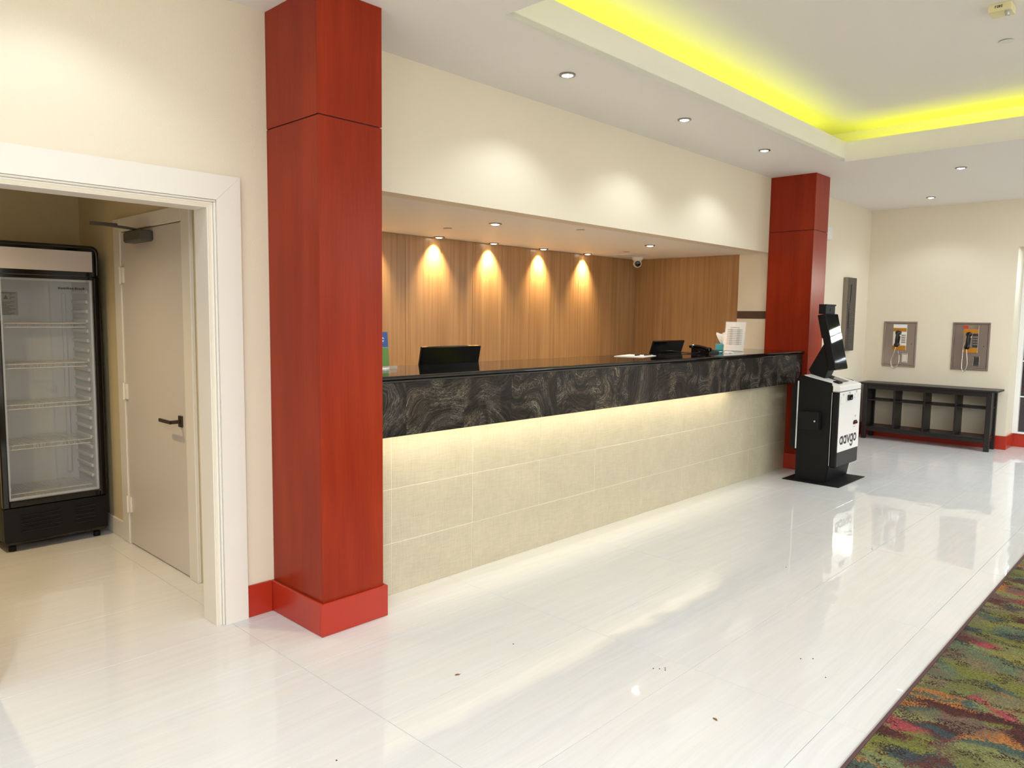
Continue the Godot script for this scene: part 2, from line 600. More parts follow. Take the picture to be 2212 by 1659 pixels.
func added_drum_lamp(at: Vector3, label: String, c: Color, e: float) -> void:
	var t := thing("added_drum_lamp", label, "pendant lamp", at, "added opal drum lamps behind the camera")
	var st := mb()
	lathe(st, [Vector2(0, -0.03), Vector2(0.06, -0.03), Vector2(0.06, 0.0)])
	obj("canopy", st, M.white_plastic, t)
	st = mb()
	tube(st, [Vector3(0, -0.62, 0), Vector3(0, -0.03, 0)], 0.008)
	obj("stem", st, M.chrome, t)
	st = mb()
	lathe(st, [Vector2(0, -0.80), Vector2(0.20, -0.79), Vector2(0.22, -0.77), Vector2(0.22, -0.62), Vector2(0.20, -0.60), Vector2(0, -0.60)])
	obj("lamp_shade", st, glow(c, 1.2), t)
	var l := OmniLight3D.new()
	l.name = "lamp_light"
	l.light_color = c
	l.light_energy = e
	l.light_size = 0.16
	l.omni_range = 18.0
	l.omni_attenuation = 2.0
	l.shadow_enabled = true
	l.position.y = -0.70
	t.add_child(l)

# ------------------------------------------------------------------ floor
func build_floor() -> void:
	var f := shell("floor")
	var st := mb()
	box(st, Vector3(-4.3, -0.2, -3.0), Vector3(11.2, -0.004, 8.2))
	obj("screed", st, M.grout, f)
	# six cuts of the same polished tile
	var full := []
	for k in 8:
		full.append(Rect2(rng.randf() * 0.5, rng.randf() * 0.74, 0.5, 0.25))
	var dx := 1.208
	var dz := 0.603
	var cache := {}
	for i in range(-3, 8):
		for j in range(-7, 4):
			var x0 := 1.478 + dx * i
			var z0 := 1.02 + dz * j
			var x1 := minf(x0 + dx, FAR + 0.4)
			var z1 := z0 + dz
			if x0 >= FAR + 0.3:
				continue
			if z1 < WALL - 0.2 and (x0 > 1.6 or x0 < -1.2):
				continue
			var k := (i * 5 + j * 3 + (i * j) % 7 + 70) % 8
			var key := "%d/%.2f" % [k, x1 - x0]
			if not cache.has(key):
				var s := mb()
				var r: Rect2 = full[k]
				r.size.x *= (x1 - x0) / dx
				box(s, Vector3(0.001, -0.004, 0.001), Vector3(x1 - x0 - 0.001, 0.0, z1 - z0 - 0.001), 0.0006, Transform3D(), r)
				cache[key] = s.commit()
			put("floor_tile", cache[key], M.floor_tile, f, Vector3(x0, 0, z0))
	# the same stone beyond the part in view
	st = mb()
	box(st, Vector3(-4.3, -0.004, 3.432), Vector3(11.2, 0.0, 8.2), 0.0, Transform3D(), Rect2(0, 0, 3, 2))
	obj("paving_behind_camera", st, M.floor_tile, f)

	var t := thing("carpet", "multicoloured green, pink and orange patterned carpet on the white floor", "carpet", Vector3(0, 0, 0))
	st = mb()
	box(st, Vector3(-0.5, 0.0, 2.384), Vector3(9.4, 0.011, 6.8), 0.003)
	obj("pile", st, M.carpet, t)
	st = mb()
	box(st, Vector3(-0.51, 0.0, 2.370), Vector3(9.41, 0.0105, 2.384), 0.003)
	var e := obj("bound_edge", st, M.carpet_edge, t)
	e.set_meta("label", "dark plum binding along the carpet edge")

# ------------------------------------------------------------------ walls and ceiling
func build_shell() -> void:
	var st := mb()                                  # wall of the doorway
	box(st, Vector3(-4.2, 0, -0.40), Vector3(0.49, CEIL, WALL))
	box(st, Vector3(0.49, 2.035, -0.40), Vector3(1.415, CEIL, WALL))
	box(st, Vector3(1.415, 0, -0.40), Vector3(2.10, CEIL, WALL))
	struct("wall_back", st, M.wall)
	struct("wall_soffit", bx(2.10, 7.42, SOF, CEIL, -0.40, WALL), M.wall)
	struct("wall_corridor", bx(7.42, FAR + 0.4, 0, CEIL, -0.40, WALL), M.wall)
	st = mb()                                       # far wall with its deep window opening
	box(st, Vector3(FAR, 0, WALL), Vector3(10.84, CEIL, 1.405))
	box(st, Vector3(FAR, 2.441, 1.405), Vector3(10.84, CEIL, 4.4))
	box(st, Vector3(FAR, 0, 4.4), Vector3(10.84, CEIL, 8.2))
	box(st, Vector3(10.84, 0, 1.405), Vector3(10.96, 0.16, 4.4))
	struct("wall_right", st, M.wall)
	struct("wall_left", bx(-4.3, -4.2, 0, CEIL, -0.40, 8.2), M.wall)
	struct("wall_front", bx(-4.3, 10.84, 0, CEIL, 8.2, 8.3), M.wall)
	# red skirting
	struct("baseboard_left", bx(1.566, AX0 - 0.0181, 0, 0.162, WALL, WALL + 0.018, 0.003), M.redpaint)
	struct("baseboard_corridor", bx(BX1 + 0.0181, FAR - 0.018, 0, 0.162, WALL, WALL + 0.018, 0.003), M.redpaint)
	struct("baseboard_right", bx(FAR - 0.018, FAR, 0, 0.165, WALL + 0.0001, 1.423, 0.003), M.redpaint)
	struct("baseboard_return", bx(FAR, 10.822, 0, 0.165, 1.405, 1.423, 0.003), M.redpaint)
	struct("baseboard_window", bx(10.822, 10.84, 0, 0.165, 1.4051, 4.4, 0.003), M.redpaint)
	# window in the far opening
	var w := shell("window_1")
	st = mb()
	box(st, Vector3(10.80, 0.165, 1.405), Vector3(10.88, 2.441, 1.462), 0.004)
	box(st, Vector3(10.80, 0.165, 4.34), Vector3(10.88, 2.441, 4.4), 0.004)
	box(st, Vector3(10.80, 2.385, 1.462), Vector3(10.88, 2.441, 4.34), 0.004)
	box(st, Vector3(10.80, 0.165, 1.462), Vector3(10.88, 0.185, 4.34), 0.004)
	box(st, Vector3(10.81, 0.185, 2.85), Vector3(10.87, 2.385, 2.91), 0.004)
	obj("window_frame", st, M.white_gloss, w)
	for y in [0.627, 1.068]:
		obj("glazing_bar", bx(10.825, 10.855, y - 0.007, y + 0.007, 1.462, 4.34, 0.003), M.white_gloss, w)
	obj("pane", bx(10.838, 10.842, 0.185, 2.385, 1.462, 4.34), M.glass, w)

	# lobby ceiling round the raised tray
	st = mb()
	var y1 := CEIL + 0.03
	box(st, Vector3(-4.3, CEIL, -0.40), Vector3(2.522, y1, 8.3))
	box(st, Vector3(7.018, CEIL, -0.40), Vector3(10.96, y1, 8.3))
	box(st, Vector3(2.522, CEIL, -0.40), Vector3(7.018, y1, 0.5845))
	box(st, Vector3(2.522, CEIL, 4.9), Vector3(7.018, y1, 8.3))
	struct("ceiling", st, M.ceiling)

func build_tray() -> void:
	var st := mb()
	box(st, Vector3(2.502, CEIL, 0.5645), Vector3(7.038, LIP, 0.5845))
	box(st, Vector3(2.502, CEIL, 4.9), Vector3(7.038, LIP, 4.92))
	box(st, Vector3(2.502, CEIL, 0.5845), Vector3(2.522, LIP, 4.9))
	box(st, Vector3(7.018, CEIL, 0.5845), Vector3(7.038, LIP, 4.9))
	struct("trim_1", st, M.ceiling)
	st = mb()
	box(st, Vector3(2.1, TRAY, 0.16), Vector3(7.44, TRAY + 0.1, 5.34))
	box(st, Vector3(2.1, CEIL + 0.03, 0.16), Vector3(7.44, TRAY, 0.2))
	box(st, Vector3(2.1, CEIL + 0.03, 5.3), Vector3(7.44, TRAY, 5.34))
	box(st, Vector3(2.1, CEIL + 0.03, 0.2), Vector3(2.14, TRAY, 5.3))
	box(st, Vector3(7.40, CEIL + 0.03, 0.2), Vector3(7.44, TRAY, 5.3))
	struct("ceiling_tray", st, M.ceiling)
	# yellow cove tape lying behind the lip
	var yel := Color(0.96, 1.0, 0.0)
	var y := CEIL + 0.06
	var runs := [[Vector3(4.77, y, 0.34), Vector2(4.5, 0.10), "yellow cove light tape behind the tray lip above the counter"], [Vector3(4.77, y, 5.14), Vector2(4.5, 0.10), "yellow cove light tape behind the tray lip out of view"], [Vector3(7.26, y, 2.74), Vector2(0.10, 4.3), "yellow cove light tape behind the tray lip nearest the payphones"], [Vector3(2.28, y, 2.74), Vector2(0.10, 4.3), "yellow cove light tape behind the tray lip nearest the camera"]]
	for r in runs:
		var t := thing("cove_light_tape", r[2], "cove light", r[0], "yellow cove light tapes")
		var s: Vector2 = r[1] / 2.0
		obj("light_tape", bx(-s.x, s.x, -0.0299, 0.0, -s.y, s.y, 0.002), glow(yel, 1.0), t)
		strip_light(t, Vector3(0, 0.004, 0), r[1], Vector3(90, 0, 0), yel, 0.13)

func build_recess() -> void:
	struct("ceiling_recess", bx(2.10, 7.52, SOF, SOF + 0.08, WOOD - 0.1, -0.40), M.ceiling)
	struct("wall_recess_left", bx(2.0, 2.10, 0, SOF, WOOD - 0.1, -0.40), M.wall)
	var back := shell("wall_recess_back")
	obj("backing", bx(2.10, 7.52, 0, SOF, WOOD - 0.1, WOOD - 0.012), M.black_matte, back)
	var shapes := []
	for k in 6:
		var s := mb()
		box(s, Vector3(0.0012, 0.0, -0.011), Vector3(0.4003, SOF - 0.002, 0.0), 0.0012, Transform3D(), Rect2(rng.randf() * 0.86, 0, 0.125, 0.93))
		shapes.append(s.commit())
	for i in range(-6, 7):
		var x0 := 4.724 + 0.4015 * i
		if x0 > 7.1:
			break
		if x0 < 2.3:
			continue
		put("wood_panel", shapes[posmod(i * 5 + 2, 6)], M.wood, back, Vector3(x0, 0, WOOD))
	var s2 := mb()
	box(s2, Vector3(7.1342, 0.0, WOOD - 0.011), Vector3(7.419, SOF - 0.002, WOOD), 0.0012, Transform3D(), Rect2(0.3, 0, 0.09, 0.93))
	obj("wood_panel", s2, M.wood, back)
	var side := shell("wall_recess_right")
	obj("backing", bx(7.432, 7.52, 0, SOF, WOOD - 0.012, -0.40), M.wall, side)
	var zs := [WOOD, -1.56, -1.155, -0.75, -0.62]
	for k in 4:
		var s := mb()
		box(s, Vector3(7.42, 0, zs[k] + 0.0012), Vector3(7.431, SOF - 0.002, zs[k + 1] - 0.0012), 0.0012, Transform3D(), Rect2(0.15 * k + 0.07, 0, 0.125 * (zs[k + 1] - zs[k]) / 0.4, 0.93))
		obj("wood_panel", s, M.wood, side)
	obj("plaster_pier", bx(7.415, 7.431, 0, SOF, -0.619, -0.27), M.wall, side)
	obj("dark_band", bx(7.411, 7.4151, 1.546, 1.627, -0.619, -0.271, 0.001), M.band, side)

func build_nook() -> void:
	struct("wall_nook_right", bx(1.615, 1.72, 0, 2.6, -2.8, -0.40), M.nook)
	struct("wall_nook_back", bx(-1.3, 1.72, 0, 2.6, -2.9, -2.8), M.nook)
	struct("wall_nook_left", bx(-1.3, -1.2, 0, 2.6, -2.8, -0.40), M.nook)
	struct("ceiling_nook", bx(-1.3, 1.72, 2.5, 2.6, -2.8, -0.40), M.ceiling)
	struct("baseboard_nook", bx(1.6, 1.615, 0, 0.12, -2.8, -2.065, 0.004), M.trimpaint)
	# casing round the opening, a broad flat board with a stepped inner bead
	var c := shell("trim_2")
	var z0 := WALL
	var z1 := WALL + 0.022
	for q in [["casing_leg", [Vector2(1.447, 0), Vector2(1.565, 0), Vector2(1.565, 2.184), Vector2(1.447, 2.0665)]], ["casing_leg", [Vector2(0.34, 0), Vector2(0.458, 0), Vector2(0.458, 2.0665), Vector2(0.34, 2.184)]], ["casing_head", [Vector2(0.4585, 2.067), Vector2(1.4465, 2.067), Vector2(1.5645, 2.184), Vector2(0.3405, 2.184)]]]:
		var cs := mb()
		prism(cs, q[1], "z", z0, z1)
		obj(q[0], cs, M.trimpaint, c)
	var st := mb()
	for k in 3:
		var o := 0.010 * k
		var zf := z1 - 0.008 - 0.010 * k
		box(st, Vector3(1.437 - o, 0, z0 - 0.03), Vector3(1.4465 - o, 2.057 - o, zf), 0.0025)
		box(st, Vector3(0.4585 + o, 0, z0 - 0.03), Vector3(0.468 + o, 2.057 - o, zf), 0.0025)
		box(st, Vector3(0.4585 + o, 2.0570 - o, z0 - 0.03), Vector3(1.4465 - o, 2.0665 - o, zf), 0.0025)
	obj("stepped_bead", st, M.trimpaint, c)
	st = mb()
	box(st, Vector3(1.409, 0, -0.41), Vector3(1.416, 2.036, -0.27), 0.002)
	box(st, Vector3(0.489, 0, -0.41), Vector3(0.496, 2.036, -0.27), 0.002)
	box(st, Vector3(0.496, 2.029, -0.41), Vector3(1.409, 2.036, -0.27), 0.002)
	obj("jamb_lining", st, M.trimpaint, c)
	# side door
	var d := shell("door_1")
	var f := mb()
	box(f, Vector3(1.592, 0, -2.06), Vector3(1.6151, 2.13, -1.945), 0.004)
	box(f, Vector3(1.592, 0, -1.012), Vector3(1.6151, 2.13, -0.90), 0.004)
	box(f, Vector3(1.592, 2.045, -1.945), Vector3(1.6151, 2.13, -1.012), 0.004)
	obj("door_frame", f, M.trimpaint, d)
	obj("leaf", bx(1.600, 1.6151, 0.008, 2.04, -1.940, -1.017, 0.003), M.door_paint, d)
	for y in [1.77, 1.02, 0.27]:
		st = mb()
		box(st, Vector3(1.5885, y - 0.05, -1.95), Vector3(1.601, y + 0.05, -1.90), 0.002)
		lathe(st, [Vector2(0, -0.055), Vector2(0.007, -0.055), Vector2(0.007, 0.055), Vector2(0, 0.055)], Transform3D(Basis(), Vector3(1.587, y, -1.943)), 10)
		obj("hinge", st, M.trimpaint, d)
	var h := obj("handle", bx(1.588, 1.6, 0.88, 0.945, -1.105, -1.062, 0.002), M.bronze, d)
	h.set_meta("label", "dark bronze lever handle")
	st = mb()
	box(st, Vector3(1.53, 0.902, -1.093), Vector3(1.588, 0.922, -1.073), 0.003)
	box(st, Vector3(1.528, 0.902, -1.235), Vector3(1.54, 0.922, -1.073), 0.002)
	obj("lever", st, M.bronze, h)
	var k := obj("closer", bx(1.525, 1.6, 1.955, 2.022, -1.69, -1.41, 0.010), M.closer_grey, d)
	k.set_meta("label", "grey overhead door closer")
	st = mb()
	tube(st, [Vector3(1.572, 2.02, -1.60), Vector3(1.572, 2.035, -1.60), Vector3(1.53, 2.04, -1.61), Vector3(1.345, 2.052, -1.62)], 0.008)
	box(st, Vector3(1.325, 2.042, -1.634), Vector3(1.47, 2.062, -1.606), 0.003)
	lathe(st, [Vector2(0, -0.01), Vector2(0.014, -0.01), Vector2(0.014, 0.01), Vector2(0, 0.01)], Transform3D(Basis(), Vector3(1.335, 2.052, -1.62)), 12)
	obj("arm", st, M.closer_grey, k)

# ------------------------------------------------------------------ red columns
func build_columns() -> void:
	column(AX0, AX1, "large cherry red wood column between the doorway and the counter")
	column(BX0, BX1, "cherry red wood column at the far end of the counter")

func column(x0: float, x1: float, label: String) -> void:
	var t := thing("column", label, "column", Vector3((x0 + x1) / 2, 0, (COLZ + WALL) / 2), "red columns")
	var hx := (x1 - x0) / 2
	var hz := (COLZ - WALL) / 2
	obj("core", bx(-hx + 0.008, hx - 0.008, 0.0, CEIL, -hz + 0.001, hz - 0.008), M.cherry_dark, t)
	for part in [[0.0, 2.436], [2.441, CEIL]]:
		var front := mb()
		var v0: float = 0.9 - part[1] / 3.4
		var dv: float = (part[1] - part[0]) / 3.4
		var proud := 0.0 if part[0] == 0.0 else 0.001
		box(front, Vector3(-hx, part[0], hz - 0.007), Vector3(hx, part[1], hz + proud), 0.0015, Transform3D(), Rect2(0.1, v0, 0.22, dv))
		obj("front_panel", front, M.cherry, t)
		for s in [-1.0, 1.0]:
			var side := mb()
			box(side, Vector3(minf(s * hx, s * (hx - 0.007)), part[0], -hz + 0.001), Vector3(maxf(s * hx, s * (hx - 0.007)), part[1], hz - 0.0072), 0.0015, Transform3D(), Rect2(0.55 + 0.1 * s, v0, 0.28, dv))
			obj("side_panel", side, M.cherry, t)
	var d := 0.0181
	obj("base_board", bx(-hx - d, hx + d, 0, 0.162, hz + 0.0011, hz + d, 0.004), M.redpaint, t)
	obj("base_board", bx(-hx - d, -hx - 0.0001, 0, 0.1619, -hz + 0.001, hz + 0.001, 0.004), M.redpaint, t)
	obj("base_board", bx(hx + 0.0001, hx + d, 0, 0.1619, -hz + 0.001, hz + 0.001, 0.004), M.redpaint, t)

# ------------------------------------------------------------------ reception counter
func build_counter() -> void:
	var t := thing("reception_counter", "long reception counter faced with beige tiles and a dark granite fascia", "counter", Vector3(0, 0, 0))
	var x0 := AX1 + 0.0005
	var x1 := BX0 - 0.0005
	obj("body", bx(x0, x1, 0, 1.19, -0.12, -0.013), M.white_grout, t)
	obj("work_shelf", bx(x0, x1, 0.74, 0.77, -1.0, -0.121, 0.004), M.white_plastic, t)
	for x in [2.2, 3.8, 5.4, 7.2]:
		obj("shelf_support", bx(x, x + 0.03, 0, 0.74, -0.98, -0.121), M.white_plastic, t)
	obj("top_bracket", bx(x0, x1, 1.10, 1.19, -0.44, -0.121), M.white_plastic, t)
	# linen stone tiles
	var joints := [x0]
	for k in 9:
		joints.append(2.2743 + 0.608 * k)
	joints[-1] = x1
	var rows := [[0.0, 0.2875], [0.2905, 0.592], [0.595, 0.905], [0.908, 0.974]]
	for r in 4:
		for k in joints.size() - 1:
			var a: float = joints[k]
			var b: float = joints[k + 1]
			var s := mb()
			var w: float = (b - a) / 2.44
			var off := rng.randf_range(-0.0006, 0.0006)
			box(s, Vector3(a + 0.0014, rows[r][0], -0.0128), Vector3(b - 0.0014, rows[r][1], off), 0.0012, Transform3D(), Rect2(rng.randf() * (1.0 - w), rng.randf() * 0.86, w, (rows[r][1] - rows[r][0]) / 2.44))
			obj("wall_tile", s, M.stone, t)
	obj("grout_bed", bx(x0, x1, 0.0, 0.974, -0.0129, -0.0018), M.white_grout, t)
	# granite fascia
	obj("fascia_backing", bx(x0, x1, 0.975, 1.19, -0.0127, 0.122), M.black_matte, t)
	var gx := [x0, 2.264, 2.678, 3.066, 3.489, 3.9, 4.29, 4.681, 5.096, 5.458, 5.76, 6.386, 6.781, 7.158, x1]
	for k in gx.size() - 1:
		var s := mb()
		var w: float = (gx[k + 1] - gx[k])
		var turned := k % 3 == 0 or k == 4
		var r := Rect2(rng.randf() * 0.7, rng.randf() * 0.8, w / 1.6, 0.283 / 1.6)
		box(s, Vector3(gx[k] + 0.0006, 0.907, 0.1225), Vector3(gx[k + 1] - 0.0006, 1.189, 0.142), 0.001, Transform3D(), r)
		var p := obj("granite_panel", s, M.granite, t)
		if turned:
			var m: ArrayMesh = p.mesh
			var arr := m.surface_get_arrays(0)
			var uv: PackedVector2Array = arr[Mesh.ARRAY_TEX_UV]
			for i in uv.size():
				uv[i] = Vector2(uv[i].y, uv[i].x)
			arr[Mesh.ARRAY_TEX_UV] = uv
			var am := ArrayMesh.new()
			am.add_surface_from_arrays(Mesh.PRIMITIVE_TRIANGLES, arr)
			p.mesh = am
	var c := Color(1.0, 0.94, 0.80)
	var strip := obj("light_strip", bx(2.12, 6.05, 0.962, 0.9749, 0.098, 0.1180, 0.001), glow(c, 1.5), t)
	strip.set_meta("label", "glowing warm light strip tucked under the fascia")
	strip_light(strip, Vector3(4.085, 0.961, 0.107), Vector2(3.93, 0.018), Vector3(-86, 0, 0), c, 0.55)
	# polished top with a double bull nose
	var top := thing("counter_top", "polished black stone counter top with a rounded double edge", "counter top", Vector3(0, 1.19, 0))
	var prof := [Vector2(-0.47, 0.0), Vector2(0.145, 0.0)]
	for k in 6:
		var a := -PI / 2 + PI * k / 5
		prof.append(Vector2(0.148 + 0.008 * cos(a), 0.008 + 0.008 * sin(a)))
	for k in 8:
		var a := -PI / 2 + PI * k / 7
		prof.append(Vector2(0.157 + 0.010 * cos(a), 0.026 + 0.010 * sin(a)))
	prof.append(Vector2(-0.47, 0.036))
	var st := mb()
	prism(st, prof, "x", x0, x1)
	obj("slab", st, M.black_stone, top)

# ------------------------------------------------------------------ display fridge
func build_fridge() -> void:
	var X0 := 0.957
	var X1 := 1.562
	var Z := -2.25
	var t := thing("display_fridge", "tall black glass-door display fridge in the doorway alcove", "fridge", Vector3(X0, 0, Z))
	var W := X1 - X0
	# cabinet shell
	var st := mb()
	box(st, Vector3(0, 0.06, -0.47), Vector3(0.03, 1.95, -0.045), 0.004)
	box(st, Vector3(W - 0.03, 0.06, -0.47), Vector3(W, 1.95, -0.045), 0.004)
	box(st, Vector3(0.03, 0.06, -0.47), Vector3(W - 0.03, 1.95, -0.445))
	box(st, Vector3(0.03, 1.80, -0.445), Vector3(W - 0.03, 1.95, -0.045))
	box(st, Vector3(0.03, 0.06, -0.445), Vector3(W - 0.03, 0.29, -0.045))
	obj("cabinet", st, M.black_satin, t)
	st = mb()
	box(st, Vector3(0.03, 0.29, -0.445), Vector3(0.045, 1.80, -0.045))
	box(st, Vector3(W - 0.045, 0.29, -0.445), Vector3(W - 0.03, 1.80, -0.045))
	box(st, Vector3(0.045, 0.29, -0.445), Vector3(W - 0.045, 1.80, -0.43))
	box(st, Vector3(0.045, 1.785, -0.43), Vector3(W - 0.045, 1.80, -0.045))
	box(st, Vector3(0.045, 0.29, -0.43), Vector3(W - 0.045, 0.305, -0.045))
	box(st, Vector3(W - 0.115, 0.4, -0.43), Vector3(W - 0.09, 1.66, -0.415), 0.004)
	obj("liner", st, M.liner, t)
	st = mb()
	for k in 20:
		for x in [0.045, W - 0.063]:
			box(st, Vector3(x, 0.40 + 0.066 * k, -0.40), Vector3(x + 0.018, 0.425 + 0.066 * k, -0.09), 0.006)
	obj("shelf_rack", st, M.liner, t)
	for y in [1.443, 1.181, 0.92, 0.659, 0.345]:
		st = mb()
		for dy in [0.0, 0.026]:
			tube(st, [Vector3(0.05, y + dy - 0.013, -0.075), Vector3(W - 0.07, y + dy - 0.013, -0.075)], 0.003, 5)
		for k in 25:
			var x := 0.055 + (W - 0.13) * k / 24.0
			tube(st, [Vector3(x, y - 0.013, -0.075), Vector3(x, y + 0.013, -0.075), Vector3(x, y + 0.013, -0.41)], 0.0018, 4)
		tube(st, [Vector3(0.05, y + 0.013, -0.41), Vector3(W - 0.07, y + 0.013, -0.41)], 0.0022, 5)
		obj("shelf", st, M.wire, t)
	# header with rounded shoulders
	st = mb()
	prism(st, rounded(0.0, W, 1.765, 1.966, [0.0, 0.0, 0.045, 0.045]), "z", -0.0449, -0.006)
	var hd := obj("header", st, M.black_gloss, t)
	obj("header_panel", bx(0.035, W - 0.04, 1.795, 1.928, -0.0062, -0.002, 0.001), M.header, hd)
	st = mb()
	tube(st, curve([Vector3(W - 0.012, 1.775, -0.008), Vector3(W - 0.012, 1.9, -0.008), Vector3(W - 0.022, 1.943, -0.008), Vector3(W - 0.06, 1.954, -0.008), Vector3(0.05, 1.954, -0.008)], 30), 0.012, 8)
	obj("header_rim", st, M.black_gloss, hd)
	# glass door
	st = mb()
	box(st, Vector3(0.0, 0.285, -0.0445), Vector3(0.037, 1.763, 0.0), 0.006)
	box(st, Vector3(W - 0.042, 0.285, -0.0445), Vector3(W, 1.763, 0.0), 0.006)
	box(st, Vector3(0.037, 1.742, -0.0445), Vector3(W - 0.042, 1.763, 0.0), 0.003)
	box(st, Vector3(0.037, 0.285, -0.0445), Vector3(W - 0.042, 0.328, 0.0), 0.006)
	var door := obj("door", st, M.black_gloss, t)
	obj("pane", bx(0.037, W - 0.042, 0.328, 1.742, -0.022, -0.018), M.glass, door)
	st = mb()
	for g in [[0.037, 0.05, 0.328, 1.742], [W - 0.055, W - 0.042, 0.328, 1.742], [0.05, W - 0.055, 1.728, 1.742], [0.05, W - 0.055, 0.328, 0.342]]:
		box(st, Vector3(g[0], g[2], -0.032), Vector3(g[1], g[3], -0.023), 0.001)
	obj("gasket", st, M.liner, door)
	var txt := text_mesh("Hamilton Beach", 0.0145, 0.001, true)
	put("lettering", txt, M.print_ink, door, Vector3(W - 0.165, 1.684, -0.0172))
	var label := picture(128, 128, func(u: float, v: float) -> Color:
		var ink := fmod(v * 16.0, 1.0) > 0.55 and u > 0.06 and u < 0.94 - 0.3 * fmod(floor(v * 16.0) * 0.37, 1.0)
		if v < 0.42 and v > 0.1 and absf(u - 0.62) < 0.12:
			ink = absf(u - 0.62) < (v - 0.12) * 0.4 and v < 0.32
		return Color(0.3, 0.3, 0.32) if ink else Color(0.62, 0.62, 0.64))
	var lm := mat(Color.WHITE, 0.5)
	lm.albedo_texture = label
	st = mb()
	box(st, Vector3(0.05, 1.505, -0.4298), Vector3(0.23, 1.66, -0.4288), 0.0, Transform3D(), Rect2(0, 0, 1, 1))
	obj("warning_label", st, lm, t)
	# base grille
	st = mb()
	prism(st, rounded(0.0, W, 0.058, 0.282, [0.02, 0.02, 0.008, 0.008]), "z", -0.0449, -0.004)
	var gr := obj("base_grille", st, M.black_satin, t)
	for k in 5:
		obj("louvre", bx(0.09, W - 0.28, 0.12 + 0.026 * k, 0.128 + 0.026 * k, -0.0045, 0.003, 0.002), M.black_gloss, gr)
		obj("louvre", bx(W - 0.2, W - 0.08, 0.12 + 0.026 * k, 0.128 + 0.026 * k, -0.0045, 0.003, 0.002), M.black_gloss, gr)
	obj("kick_rail", bx(0.02, W - 0.01, 0.052, 0.066, -0.02, 0.0, 0.003), M.black_gloss, t)
	for p in [Vector2(0.05, -0.05), Vector2(W - 0.06, -0.05), Vector2(0.05, -0.42), Vector2(W - 0.06, -0.42)]:
		st = mb()
		lathe(st, [Vector2(0, 0), Vector2(0.022, 0), Vector2(0.022, 0.03), Vector2(0.012, 0.034), Vector2(0.012, 0.062), Vector2(0, 0.062)], Transform3D(Basis(), Vector3(p.x, 0, p.y)), 14)
		obj("foot", st, M.black_matte, t)

# ------------------------------------------------------------------ self check-in kiosk
func ring_shape(st: SurfaceTool, c: Vector2, r1: float, r0: float, z0: float, z1: float, a0 := 0.0, a1 := TAU) -> void:
	var n := int(ceil(28 * (a1 - a0) / TAU))
	for k in n:
		var b0 := a0 + (a1 - a0) * k / n
		var b1 := a0 + (a1 - a0) * (k + 1) / n
		prism(st, [c + Vector2(cos(b0), sin(b0)) * r0, c + Vector2(cos(b0), sin(b0)) * r1, c + Vector2(cos(b1), sin(b1)) * r1, c + Vector2(cos(b1), sin(b1)) * r0], "z", z0, z1)

